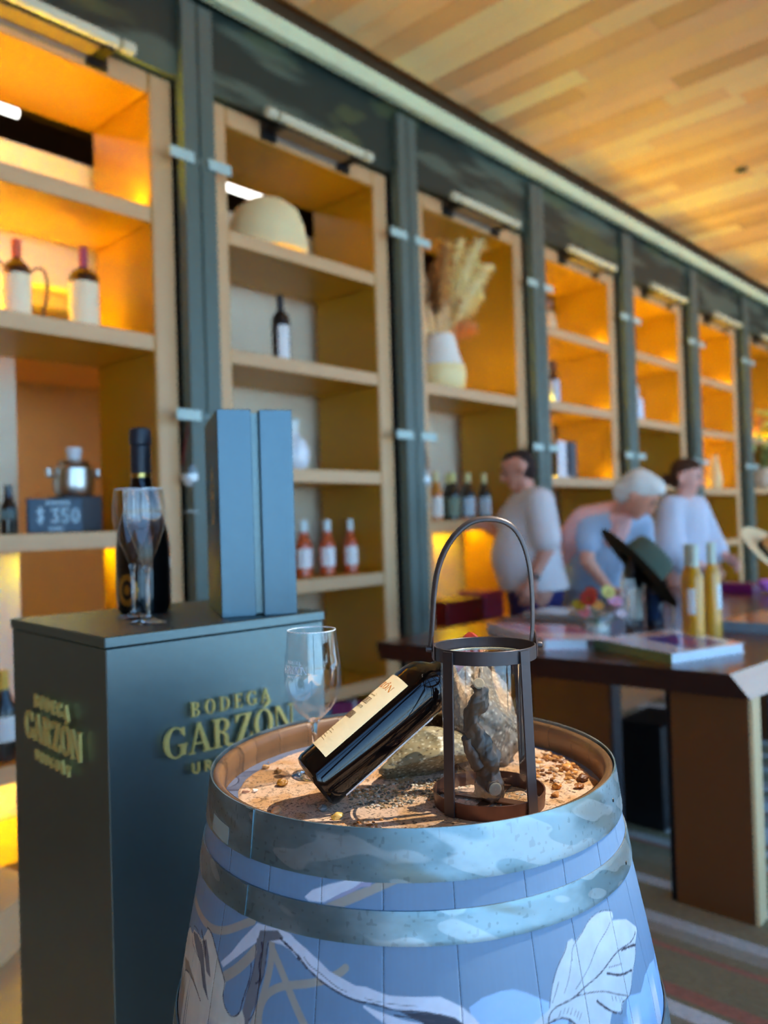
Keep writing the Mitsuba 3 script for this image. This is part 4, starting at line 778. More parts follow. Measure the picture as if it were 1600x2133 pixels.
# ------------------------------------------------------------------ people
def ball(p, r, n=20):
    return m3.Manifold.sphere(float(r), n).translate(tuple(map(float, p)))
def hull(*pr):
    return m3.Manifold.batch_hull([ball(p, r) for p, r in pr])
def solid(ms, edge, taubin=8):
    m = m3.Manifold.batch_boolean(ms, m3.OpType.Add).refine_to_length(edge)
    q = mesh_of(m); q.merge_vertices()
    if taubin: trimesh.smoothing.filter_taubin(q, iterations=taubin)
    return q
class Fig:
    """A person from joints in a body frame: f forward, s to the person's left, z up."""
    def __init__(self, origin, f):
        self.o = np.array(origin, float); self.f = np.array([f[0], f[1], 0.0]); self.f /= np.linalg.norm(self.f); self.s = np.array([-self.f[1], self.f[0], 0.0])
    def __call__(self, f, s, z): return self.o + self.f * f + self.s * s + np.array([0, 0, z])
def head(c, f, upv, k=1.0):
    """(manifolds, features, axes): a head about c that looks along f."""
    f = np.array(f, float); f /= np.linalg.norm(f)
    u = np.array(upv, float); u -= f * (f @ u); u /= np.linalg.norm(u)
    s = np.cross(u, f)
    q = lambda a, b, d: c + k * (f * a + s * b + u * d)
    ms = [hull((q(-0.015, 0, 0.03), 0.082 * k), (q(0.022, 0, 0.035), 0.070 * k), (q(0.03, 0, -0.02), 0.060 * k)),
          hull((q(0.03, 0, -0.02), 0.056 * k), (q(0.052, 0, -0.078), 0.030 * k), (q(-0.005, 0, -0.05), 0.050 * k)),
          hull((q(0.092, 0, 0.02), 0.008 * k), (q(0.108, 0, -0.022), 0.011 * k), (q(0.085, 0, -0.026), 0.014 * k)),
          hull((q(0.083, 0.02, 0.032), 0.012 * k), (q(0.083, -0.02, 0.032), 0.012 * k)),
          hull((q(0.076, 0.012, -0.052), 0.011 * k), (q(0.076, -0.012, -0.052), 0.011 * k)),
          hull((q(-0.005, 0.078, 0.015), 0.012 * k), (q(-0.015, 0.086, 0.0), 0.014 * k), (q(-0.005, 0.078, -0.03), 0.009 * k)),
          hull((q(-0.005, -0.078, 0.015), 0.012 * k), (q(-0.015, -0.086, 0.0), 0.014 * k), (q(-0.005, -0.078, -0.03), 0.009 * k))]
    feats = [('eye', q(0.088, 0.031, 0.012), 0.013 * k), ('eye', q(0.088, -0.031, 0.012), 0.013 * k), ('brow', q(0.093, 0.03, 0.036), 0.014 * k), ('brow', q(0.093, -0.03, 0.036), 0.014 * k),
             ('lip', q(0.09, 0.01, -0.052), 0.013 * k), ('lip', q(0.09, -0.01, -0.052), 0.013 * k)]
    return ms, feats, q
def hand(wrist, d, palm, side, k=1.0, curl=0.35):
    """Palm, four fingers and a thumb; d: direction of the fingers, palm: the way the palm faces, side: the thumb's side."""
    wrist = np.array(wrist, float); d = np.array(d, float); d /= np.linalg.norm(d)
    pn = np.array(palm, float); pn -= d * (pn @ d); pn /= np.linalg.norm(pn)
    sd = np.array(side, float); sd -= d * (sd @ d) + pn * (sd @ pn); sd /= np.linalg.norm(sd)
    q = lambda a, b, c: wrist + k * (d * a + sd * b + pn * c)
    ms = [hull((wrist, 0.026 * k), (q(0.03, 0.018, 0), 0.017 * k), (q(0.03, -0.018, 0), 0.017 * k)),
          hull((q(0.03, 0.02, 0), 0.017 * k), (q(0.03, -0.02, 0), 0.017 * k), (q(0.088, 0.03, 0), 0.0125 * k), (q(0.086, -0.028, 0), 0.0115 * k))]
    for i, (b, L) in enumerate(((0.031, 0.074), (0.011, 0.082), (-0.009, 0.076), (-0.028, 0.06))):
        p = [q(0.088, b, 0)]
        ang = 0.15
        for j, fr in enumerate((0.45, 0.31, 0.24)):
            ang += curl * (0.5 + 0.5 * j)
            p.append(p[-1] + k * L * fr * (d * math.cos(ang) + pn * math.sin(ang) + sd * (b * 1.5)))
        r = (0.0095, 0.0088, 0.0082, 0.0072)
        ms += [hull((p[j], r[j] * k), (p[j + 1], r[j + 1] * k)) for j in range(3)]
    th = [q(0.025, 0.024, 0.004), q(0.05, 0.05, 0.016), q(0.078, 0.058, 0.024), q(0.10, 0.056, 0.03)]
    ms += [hull((th[j], (0.014, 0.0115, 0.0102, 0.0085)[j] * k), (th[j + 1], (0.0115, 0.0102, 0.0085, 0.0075)[j] * k)) for j in range(3)]
    return ms
def skin(tone, feats):
    def f(v):
        c = np.tile(np.asarray(tone, float), (len(v), 1)) * (0.94 + 0.12 * meshkit.fbm(v * 22, 3)[:, None])
        for k, p, r in feats:
            m = np.linalg.norm(v - p, axis=1) < r
            c[m] = {'eye': S(48, 30, 24), 'brow': S(110, 78, 60), 'lip': S(176, 92, 84)}[k]
        return c
    return f
def cut_above(m, p, n):
    """The part of the solid on the side of the plane through p that n points to."""
    n = np.array(n, float); n /= np.linalg.norm(n)
    return m.trim_by_plane(tuple(n), float(n @ np.array(p)))
def cloth(base, amp=0.07):
    return lambda v: np.clip(np.asarray(base) * (1 + amp * 2 * (meshkit.fbm(v * np.array([16, 16, 5.0]), 3) - 0.5)[:, None]), 0, 1)

# the man at the shelf
t = thing('person', 'man in a loose white T-shirt and navy shorts reaching to the shelf', 'person')
F = Fig((4.20, 2.66, 0), -rt)
FL = F.f; SL = F.s
J = dict(hip=F(0, 0, 0.88), waist=F(0.03, 0, 1.06), chest=F(0.02, 0, 1.28), neck=F(0.03, 0, 1.44), head=F(0.075, 0, 1.585),
         lsh=F(-0.01, 0.185, 1.385), lel=F(-0.035, 0.235, 1.115), lwr=F(0.06, 0.25, 0.935), rsh=F(0.03, -0.18, 1.39), rel=F(0.17, -0.21, 1.20), rwr=F(0.30, -0.16, 1.265),
         lh=F(-0.01, 0.09, 0.86), lk=F(0.03, 0.10, 0.48), la=F(-0.02, 0.10, 0.09), lt=F(0.12, 0.11, 0.045), rh=F(0, -0.09, 0.86), rk=F(0.05, -0.10, 0.48), ra=F(0.04, -0.11, 0.09), rtoe=F(0.18, -0.12, 0.045))
hm, feats, hq = head(J['head'], FL * 0.93 - np.array([0, 0, 0.28]) - SL * 0.15, (0, 0, 1), 1.06)
ms = hm + [hull((J['neck'] - (0, 0, 0.04), 0.062), (J['head'] - FL * 0.02 - (0, 0, 0.03), 0.058)),
           hull((J['hip'], 0.155), (J['waist'], 0.15)), hull((J['waist'], 0.15), (J['chest'], 0.145)), hull((J['chest'], 0.13), (J['lsh'], 0.06), (J['rsh'], 0.06), (J['neck'] - (0, 0, 0.03), 0.06)),
           hull((J['lsh'], 0.06), (J['lel'], 0.045)), hull((J['lel'], 0.045), (J['lwr'], 0.028)), hull((J['rsh'], 0.06), (J['rel'], 0.045)), hull((J['rel'], 0.045), (J['rwr'], 0.028))]
for s in 'lr':
    ms += [hull((J[s + 'h'], 0.095), (J[s + 'k'], 0.06)), hull((J[s + 'k'], 0.06), (J[s + 'k'] + (J[s + 'a'] - J[s + 'k']) * 0.35, 0.058), (J[s + 'a'], 0.038))]
ms += [hull((J['la'], 0.04), (J['lt'], 0.036)), hull((J['ra'], 0.04), (J['rtoe'], 0.036))]
ms += hand(J['lwr'], FL * 0.25 - np.array([0, 0, 1.0]), -SL, FL, 1.05) + hand(J['rwr'], FL * 0.9 + np.array([0, 0, 0.25]) - SL * 0.25, -np.array([0, 0, 1.0]) + SL * 0.3, SL, 1.05)
scene[t] = shape(solid(ms, 0.02), skin(S(206, 142, 118), feats), 'satin', smooth=True)
sh = [hull((F(0.0, 0, 0.87), 0.205), (F(0.05, 0, 1.06), 0.215)), hull((F(0.05, 0, 1.06), 0.212), (F(0.02, 0, 1.27), 0.178)), hull((F(0.02, 0, 1.27), 0.172), (J['lsh'] + (0, 0, 0.005), 0.085), (J['rsh'] + (0, 0, 0.005), 0.085), (J['neck'] - (0, 0, 0.045), 0.085)),
      hull((J['lsh'], 0.09), (J['lsh'] + (J['lel'] - J['lsh']) * 0.78, 0.092)), hull((J['rsh'], 0.09), (J['rsh'] + (J['rel'] - J['rsh']) * 0.7, 0.09))]
shirt = m3.Manifold.batch_boolean(sh, m3.OpType.Add)
shirt = cut_above(shirt, F(0, 0, 0.86), (0, 0, 1))
add(t, 'shirt', solid([shirt], 0.03, 5), cloth(S(218, 212, 212)), 'matte', smooth=True)
so = [hull((F(0, 0, 0.84), 0.175), (J['lh'] + (J['lk'] - J['lh']) * 0.75, 0.095)), hull((F(0, 0, 0.84), 0.175), (J['rh'] + (J['rk'] - J['rh']) * 0.75, 0.095))]
add(t, 'shorts', solid(so, 0.035, 5), cloth(S(44, 40, 92)), 'matte', smooth=True)
hr = hull((hq(-0.028, 0, 0.04), 0.083), (hq(0.02, 0, 0.062), 0.062), (hq(-0.04, 0, -0.02), 0.066))
hr = cut_above(hr, hq(0.055, 0, 0.04), -(hq(1, 0, 0) - hq(0, 0, 0)) + 0.75 * (hq(0, 0, 1) - hq(0, 0, 0)))
add(t, 'hair', solid([hr], 0.02, 3), S(52, 38, 34), 'matte', smooth=True)
add(t, 'wrist_watch', tube([J['lwr'] + (J['lel'] - J['lwr']) * 0.06, J['lwr'] + (J['lel'] - J['lwr']) * 0.17], 0.036, 16), S(30, 28, 32), 'satin')
for s, a, b_ in (('l', 'la', 'lt'), ('r', 'ra', 'rtoe')):
    m = m3.Manifold.batch_hull([ball(J[a] - (0, 0, 0.03), 0.05), ball(J[b_], 0.044), ball(J[a] - FL * 0.04 - (0, 0, 0.04), 0.045)])
    add(t, 'shoe', solid([cut_above(m, (0, 0, 0.001), (0, 0, 1))], 0.02, 0), S(26, 24, 30), 'satin')

# the woman who bends over the table
t = thing('person', 'white-haired woman in a pink shawl and pale blue top bending over the table', 'person')
F = Fig((4.70, 2.60, 0), (-0.55, -0.80)); FL = F.f; SL = F.s
pel, ch, nk = np.array([4.68, 2.56, 0.87]), np.array([4.50, 2.36, 1.17]), np.array([4.43, 2.21, 1.30])
hd = np.array([4.375, 2.06, 1.395])
hf = rt * 0.62 - np.array([0, 0, 0.62]) - fwd * 0.35
hm, feats, hq = head(hd, hf, (0, 0, 1), 1.06)
lsh, rsh = np.array([4.56, 2.14, 1.235]), np.array([4.36, 2.37, 1.235])
rel, rwr = np.array([4.30, 2.36, 1.03]), np.array([4.395, 2.275, 0.86])
lel, lwr = np.array([4.60, 2.14, 1.02]), np.array([4.50, 2.20, 0.86])
ms = hm + [hull((nk, 0.055), (hd - hf * 0.02, 0.06)), hull((pel, 0.15), (ch, 0.135)), hull((ch, 0.125), (lsh, 0.058), (rsh, 0.058), (nk - (0, 0, 0.02), 0.06)),
           hull((rsh, 0.055), (rel, 0.042)), hull((rel, 0.042), (rwr, 0.026)), hull((lsh, 0.055), (lel, 0.042)), hull((lel, 0.042), (lwr, 0.026))]
for s in (-1, 1):
    h0 = pel + SL * 0.085 * s; k0 = np.array([4.73, 2.63, 0.48]) + SL * 0.09 * s; a0 = np.array([4.76, 2.66, 0.075]) + SL * 0.09 * s
    ms += [hull((h0, 0.095), (k0, 0.058)), hull((k0, 0.058), (a0, 0.036)), hull((a0 - (0, 0, 0.03), 0.036), (a0 + FL * 0.13 - (0, 0, 0.04), 0.03))]
ms += hand(rwr, np.array([0.25, -0.45, -0.62]), (-0.3, -0.5, -0.5), (0.7, -0.5, 0.2), 1.0, 0.3) + hand(lwr, np.array([-0.1, -0.6, -0.6]), (0, -0.4, -0.6), (-0.8, -0.3, 0), 1.0, 0.3)
scene[t] = shape(solid(ms, 0.02), skin(S(222, 150, 120), feats), 'satin', smooth=True)
tp = [hull((pel, 0.19), (ch, 0.165)), hull((ch, 0.16), (lsh, 0.078), (rsh, 0.078), (nk - (0, 0, 0.04), 0.07)), hull((rsh, 0.075), (rsh + (rel - rsh) * 0.55, 0.07)), hull((lsh, 0.075), (lsh + (lel - lsh) * 0.6, 0.07))]
add(t, 'top', solid(tp, 0.03, 5), cloth(S(166, 186, 208)), 'matte', smooth=True)
sk = [hull((pel + (0, 0, -0.02), 0.195), (np.array([4.74, 2.64, 0.5]), 0.2), (np.array([4.76, 2.66, 0.32]), 0.21))]
add(t, 'skirt', solid(sk, 0.04, 3), cloth(S(128, 134, 148)), 'matte', smooth=True)
back = -FL
pts = [nk + back * 0.07 + (0, 0, 0.0), rsh + back * 0.05 + (0, 0, 0.035), lsh + back * 0.05 + (0, 0, 0.035), ch + back * 0.1 + (0, 0, 0.02)]
shw = [hull((rsh + back * 0.04 + (0, 0, 0.03), 0.092), (nk + back * 0.05, 0.082), (ch + back * 0.08 - SL * 0.13, 0.11), (pel + back * 0.09 - SL * 0.08 + (0, 0, 0.10), 0.12)), hull((lsh + back * 0.05 + (0, 0, 0.03), 0.08), (nk + back * 0.05, 0.08), (ch + back * 0.09 + SL * 0.08, 0.1)),
       hull((pts[0], 0.07), (pts[1], 0.07), (ch + back * 0.09 - SL * 0.14, 0.07)), hull((pts[0], 0.07), (pts[2], 0.07), (ch + back * 0.09 + SL * 0.1, 0.07)), hull((pts[1], 0.065), (ch + back * 0.1 - SL * 0.15, 0.07), (pel + back * 0.08 - SL * 0.12 + (0, 0, 0.12), 0.075), (ch + back * 0.12, 0.07)),
       hull((pts[1], 0.06), (nk + FL * 0.06 - (0, 0, 0.04), 0.045)), hull((nk + FL * 0.07 - (0, 0, 0.03), 0.04), (ch + FL * 0.15 - SL * 0.02 + (0, 0, -0.02), 0.05), (ch + FL * 0.13 + SL * 0.06, 0.045))]
add(t, 'shawl', solid(shw, 0.03, 6), cloth(S(240, 186, 178)), 'matte', smooth=True, label='pink shawl')
hr = hull((hq(-0.035, 0, 0.05), 0.102), (hq(0.03, 0, 0.08), 0.075), (hq(-0.07, 0, -0.015), 0.08))
hr = cut_above(hr, hq(0.055, 0, 0.045), -(hq(1, 0, 0) - hq(0, 0, 0)) + 0.8 * (hq(0, 0, 1) - hq(0, 0, 0)))
add(t, 'hair', solid([hr], 0.025, 3), lambda v: S(226, 222, 212) * (0.9 + 0.2 * meshkit.fbm(v * 30, 2)[:, None]), 'matte', smooth=True, label='short white hair')

# the young woman at the end of the table
t = thing('person', 'young woman in a loose white blouse with dark tied hair behind the golden bottles', 'person')
fdir = rt * 0.62 - fwd * 0.75
F = Fig((5.66, 2.33, 0), fdir); FL = F.f; SL = F.s
J = dict(hip=F(0, 0, 0.92), waist=F(0, 0, 1.06), chest=F(0, 0, 1.24), neck=F(0.0, 0, 1.40), head=F(0.03, 0, 1.545), lsh=F(0, 0.175, 1.345), rsh=F(0, -0.175, 1.345), lel=F(0.02, 0.27, 1.09), rel=F(0.02, -0.245, 1.07), lwr=F(0.2, 0.23, 0.97), rwr=F(0.17, -0.06, 0.92))
hm, feats, hq = head(J['head'], FL * 0.75 + rt * 0.35 - np.array([0, 0, 0.22]), (0, 0, 1), 1.1)
ms = hm + [hull((J['neck'] - (0, 0, 0.04), 0.055), (J['head'] - (0, 0, 0.05), 0.055)), hull((J['hip'], 0.15), (J['waist'], 0.12)), hull((J['waist'], 0.12), (J['chest'], 0.12)), hull((J['chest'], 0.11), (J['lsh'], 0.052), (J['rsh'], 0.052), (J['neck'] - (0, 0, 0.04), 0.05))]
for s in 'lr':
    ms += [hull((J[s + 'sh'], 0.052), (J[s + 'el'], 0.04)), hull((J[s + 'el'], 0.04), (J[s + 'wr'], 0.025))]
    sg_ = 1 if s == 'l' else -1
    ms += [hull((F(0, 0.085 * sg_, 0.88), 0.095), (F(0.02, 0.09 * sg_, 0.48), 0.058)), hull((F(0.02, 0.09 * sg_, 0.48), 0.058), (F(0, 0.09 * sg_, 0.08), 0.036)), hull((F(0, 0.09 * sg_, 0.04), 0.036), (F(0.14, 0.1 * sg_, 0.035), 0.03))]
    ms += hand(J[s + 'wr'], FL * 0.8 - np.array([0, 0, 0.5]) - SL * 0.2 * sg_, -SL * sg_ - np.array([0, 0, 0.4]), np.array([0, 0, 1.0]), 0.95, 0.4)
scene[t] = shape(solid(ms, 0.02), skin(S(226, 168, 150), feats), 'satin', smooth=True)
bl = [hull((F(0, 0, 0.92), 0.185), (J['chest'], 0.16)), hull((J['chest'], 0.155), (J['lsh'], 0.075), (J['rsh'], 0.075), (J['neck'] - (0, 0, 0.05), 0.07))]
for s in 'lr':
    bl += [hull((J[s + 'sh'], 0.085), (J[s + 'el'], 0.115)), hull((J[s + 'el'], 0.115), (J[s + 'el'] + (J[s + 'wr'] - J[s + 'el']) * 0.35 - (0, 0, 0.03), 0.10))]
add(t, 'blouse', solid(bl, 0.03, 5), cloth(S(196, 202, 216), 0.1), 'matte', smooth=True)
add(t, 'trousers', solid([hull((F(0, 0, 0.9), 0.16), (F(0.02, 0.09, 0.48), 0.085), (F(0, 0.09, 0.13), 0.07)), hull((F(0, 0, 0.9), 0.16), (F(0.02, -0.09, 0.48), 0.085), (F(0, -0.09, 0.13), 0.07))], 0.04, 3), cloth(S(60, 62, 74)), 'matte', smooth=True)
hr = hull((hq(-0.025, 0, 0.045), 0.092), (hq(0.025, 0, 0.07), 0.066), (hq(-0.05, 0, -0.02), 0.068))
hr = cut_above(hr, hq(0.05, 0, 0.045), -(hq(1, 0, 0) - hq(0, 0, 0)) + 0.75 * (hq(0, 0, 1) - hq(0, 0, 0)))
bun = ball(hq(-0.12, 0, -0.03), 0.045)
add(t, 'hair', solid([hr, bun], 0.022, 3), S(66, 44, 30), 'matte', smooth=True, label='dark hair tied back')

# ------------------------------------------------------------------ black display pedestal
t = thing('display_pedestal', 'tall matt black display pedestal with raised gold lettering on two faces', 'pedestal')
c0 = np.array([0.701, 1.335, 0.0]); pex = np.array([0.997, -0.0767, 0]); pey = np.array([0.0767, 0.997, 0]); ez = np.array([0, 0, 1.0])
PW = 0.497
def ped(m): return frame_to(m, c0, pex, pey, ez)
BLK = S(30, 32, 36)
add(t, 'body', ped(bx(0.003, PW - 0.003, 0.003, PW - 0.003, 0.0, 1.0785, 0.002)), BLK, 'lacquer', smooth=False)
add(t, 'top', ped(bx(0, PW, 0, PW, 1.0795, 1.1, 0.002)), BLK, 'lacquer', smooth=False)
GOLD = S(236, 204, 116)
for face in range(2):
    ox, cx = (c0, pex) if face == 0 else (c0 + pey * PW, -pey)
    nrm_ = -pey if face == 0 else -pex
    for text, h, w_, z, serif in (('BODEGA', 0.0275, 0.182, 0.930, True), ('GARZÓN', 0.056, 0.296, 0.8605, True), ('URUGUAY', 0.021, 0.182, 0.8215, False)):
        for g in lettering(text, h, w_, serif=serif):
            m = frame_to(prism(g.simplify(0.0002), 0.006), ox + cx * (0.2525) + ez * z + nrm_ * 0.004, cx, ez, nrm_)
            add(t, 'letter', m, GOLD, 'goldleaf', smooth=False)

# the black case with two doors
t = thing('bottle_case', 'tall matt black two-door bottle case with a gold emblem, standing on the pedestal', 'case')
b0 = np.array([0.990, 1.387, 1.1]); bex = np.array([0.868, -0.497, 0]); bey = np.array([0.497, 0.868, 0])
CW, CD, CH = 0.159, 0.30, 0.437
def cas(m): return frame_to(m, b0, bex, bey, ez)
CB = S(50, 60, 76)
add(t, 'door', cas(bx(0, 0.0715, 0, CD, 0, CH, 0.0015)), CB, 'lacquer_case', smooth=False)
add(t, 'door', cas(bx(0.0885, CW, 0, CD, 0, CH, 0.0015)), CB, 'lacquer_case', smooth=False)
add(t, 'spine', cas(bx(0.0715, 0.0885, 0.016, CD - 0.01, 0.004, CH - 0.006)), S(30, 40, 54), 'lacquer', smooth=False)
EG = S(176, 134, 56)
ec = (0.085, 0.255)
def emb(poly, d=0.0008): return frame_to(prism(poly, d), b0 + bey * ec[0] * 1.6 + ez * ec[1], -bey, ez, -bex)
ov = []
for k_ in range(46):
    a = 2 * math.pi * k_ / 46
    if abs(a - 1.5 * math.pi) < 0.14: continue
    rr = (0.030, 0.056)
    ov.append(Point(rr[0] * math.cos(a), rr[1] * math.sin(a)).buffer(0.0042 + 0.0018 * (k_ % 2)))
ov += [Polygon([(-0.008, 0.058), (0, 0.076), (0.008, 0.058)]), Polygon([(-0.02, 0.05), (0, 0.066), (0.02, 0.05)])]
add(t, 'emblem_wreath', emb(unary_union(ov)), EG, 'satin')
add(t, 'emblem_script', emb(unary_union([LineString(spline([(-0.017, 0.0, 0), (-0.012, 0.012, 0), (-0.008, -0.003, 0), (-0.002, 0.010, 0), (0.002, -0.003, 0), (0.008, 0.010, 0), (0.012, 0.0, 0), (0.018, 0.012, 0)], 40)[:, :2]).buffer(0.0015), sbox(-0.009, -0.016, 0.009, -0.0135)])), EG * 0.8, 'satin')

# magnum of sparkling wine
t = thing('champagne_bottle', 'large black sparkling wine bottle with black foil neck standing behind the two flutes', 'bottle')
mx, my = 0.975, 1.665
prof = [(0, 0.012), (0.03, 0.008), (0.05, 0.0), (0.0585, 0.006), (0.0605, 0.03), (0.0605, 0.145), (0.057, 0.18), (0.048, 0.215), (0.036, 0.25), (0.026, 0.285), (0.0215, 0.31), (0.0205, 0.33), (0, 0.33)]
add(t, 'body', move(lathe(prof, 48), mx, my, 1.1), S(7, 7, 9), 'bottle_glass')
add(t, 'foil', move(lathe([(0.0215, 0.318), (0.0225, 0.33), (0.0225, 0.375), (0.0215, 0.382), (0.0245, 0.386), (0.0255, 0.40), (0.0235, 0.420), (0.019, 0.424), (0, 0.424)], 36), mx, my, 1.1), S(34, 40, 50), 'satin')
add(t, 'collar', move(ring(0.021, 0.0232, 0.309, 0.319, 36), mx, my, 1.1), S(206, 176, 100), 'metal')
em = unary_union([_ell(0, 0, 0.026, 0.034).difference(_ell(0, 0, 0.016, 0.024)), _ell(0, 0, 0.007, 0.011)] + [Point(0.021 * math.cos(a), 0.029 * math.sin(a)).buffer(0.007) for a in np.linspace(0, 2 * math.pi, 14)])
def bend(mesh, r, subdiv=2):
    """Wrap a flat mesh (x along the circumference, y up, z out) around the z axis; x = 0 lies at angle 0."""
    m = mesh_of(mesh)
    for _ in range(subdiv): m = m.subdivide()
    v = m.vertices
    a = v[:, 0] / r
    q = r + v[:, 2]
    return trimesh.Trimesh(np.c_[q * np.cos(a), q * np.sin(a), v[:, 1]], m.faces, process=False)
add(t, 'gold_emblem', move(rot(move(bend(prism(em, 0.0006), 0.0606), 0, 0, 0.055), 250 - 48), mx, my, 1.1), S(206, 172, 92), 'metal')
add(t, 'side_seal', move(rot(bend(prism(sbox(-0.012, 0.10, 0.012, 0.125), 0.0006), 0.0606), 250 + 74), mx, my, 1.1), S(226, 226, 210), 'satin')

# two flutes
for i, (x, y, h) in enumerate(((0.861, 1.457, 0.272), (0.896, 1.575, 0.278))):
    t = thing('champagne_flute', ['tall clear champagne flute at the front edge of the pedestal', 'tall clear champagne flute standing behind the front flute'][i], 'wine glass')
    add(t, 'bowl', move(lathe([(0.0022, 0.108), (0.006, 0.116), (0.013, 0.132), (0.024, 0.158), (0.034, 0.188), (0.0388, 0.215), (0.0385, 0.24), (0.034, 0.2725 + h - 0.272)], 44), x, y, 1.1), (1, 1, 1), 'pane')
    add(t, 'stem', move(lathe([(0, 0.0008), (0.036, 0.0008), (0.0365, 0.0018), (0.03, 0.0042), (0.012, 0.0095), (0.0058, 0.018), (0.0042, 0.035), (0.004, 0.09), (0.0052, 0.104), (0.0075, 0.112), (0.004, 0.117), (0, 0.118)], 36), x, y, 1.1), (1, 1, 1), 'crystal')
    add(t, 'rim', move(ring(0.0333, 0.0343, h - 0.0005, h + 0.0006, 40), x, y, 1.1), S(236, 240, 244), 'gloss')

# ------------------------------------------------------------------ the painted barrel
from scipy.interpolate import PchipInterpolator
BX, BY = 0.887, 0.783
bz = [0, .2, .475, .60, .70, .78, .84, .89, .945, .96]; brr = [.287, .33, .357, .347, .330, .314, .302, .294, .287, .285]
rf = PchipInterpolator(bz, brr)
RS = 0.31
def flat(pts): return [(math.radians(a) * RS, z) for a, z in pts]
COL = dict(pale=S(150, 186, 226), tanline=S(168, 158, 146), tan=S(168, 158, 146), cream=S(206, 200, 186), brown=S(148, 132, 116), white=S(212, 214, 226), lavender=S(164, 160, 186), grey=S(112, 112, 118), dark=S(30, 36, 58), leaf=S(184, 198, 210), ink=S(44, 42, 62))
PAINT = S(112, 140, 168)
def paint(ang, z, r):
    """Colours of the painted staves at angle and height."""
    x = np.radians(ang) * RS
    xy = shapely.points(np.c_[x, z])
    p3 = np.c_[x * 8, z * 8, 0 * z]
    c = PAINT * (0.93 + 0.14 * meshkit.fbm(np.c_[x * 5, z * 9, 0 * z], 4, 3))[:, None] * (0.975 + 0.05 * meshkit.noise(np.c_[x * 420, z * 22, 0 * z], 5))[:, None]
    streak = meshkit.fbm(np.c_[x * 55, z * 55, 0 * z], 3, 9)
    near = (ang > 120) & (ang < 330)
    def lay(idx, alpha, col, jit=0.08):
        c[idx] += alpha[:, None] * (col * (1 - jit + 2 * jit * streak[idx])[:, None] - c[idx])
    for k_ in ('pale', 'tanline', 'tan', 'cream', 'brown', 'white', 'lavender', 'grey', 'leaf', 'dark', 'ink'):
        for e in ART[k_]:
            if isinstance(e, tuple):
                ln = LineString(spline([(a, b, 0) for a, b in flat(e[0])], max(12, 8 * len(e[0])))[:, :2] if len(e[0]) > 2 else flat(e[0]))
                b0_ = ln.buffer(e[1] * 2)
                m = near & shapely.contains(b0_.envelope, xy)
                idx = np.nonzero(m)[0]
                d = shapely.distance(ln, xy[idx])
                w_ = e[1] * (0.5 + (0.5 * (meshkit.noise(np.c_[x[idx] * 300, z[idx] * 300, 0 * idx], 4) - 0.5) if k_ == 'ink' else 0))
                lay(idx, np.clip(0.5 - (d - w_) / 0.0012, 0, 1), COL[k_])
            else:
                p = Polygon(flat(e)).buffer(0)
                if k_ in ('cream', 'leaf', 'white', 'grey'): p = p.buffer(-0.0012).buffer(0.0012)
                idx = np.nonzero(near & shapely.contains(p.buffer(0.002).envelope, xy))[0]
                sd = shapely.distance(p.boundary, xy[idx]) * np.where(shapely.contains(p, xy[idx]), -1, 1)
                lay(idx, np.clip(0.5 - sd / 0.0014, 0, 1), COL[k_], 0.14 if k_ in ('grey', 'white', 'cream', 'leaf') else 0.05)
    return np.clip(c, 0, 1)
barrel = thing('wine_barrel', 'old wine barrel painted blue with white vine leaves, bound with galvanised hoops', 'barrel')
def barr(m): return move(m, BX, BY, 0)
seams = [6, 19, 31, 44.5, 57, 69, 82, 95, 107.5, 119, 131, 144, 157.5, 171, 186.2, 200.5, 214.5, 229.7, 246.3, 257.5, 271.2, 283.4, 295.5, 308, 320.5, 332.5, 345, 355.5]
TAN = S(120, 86, 54)
TOPZ, HEADZ = 0.945, 0.9045
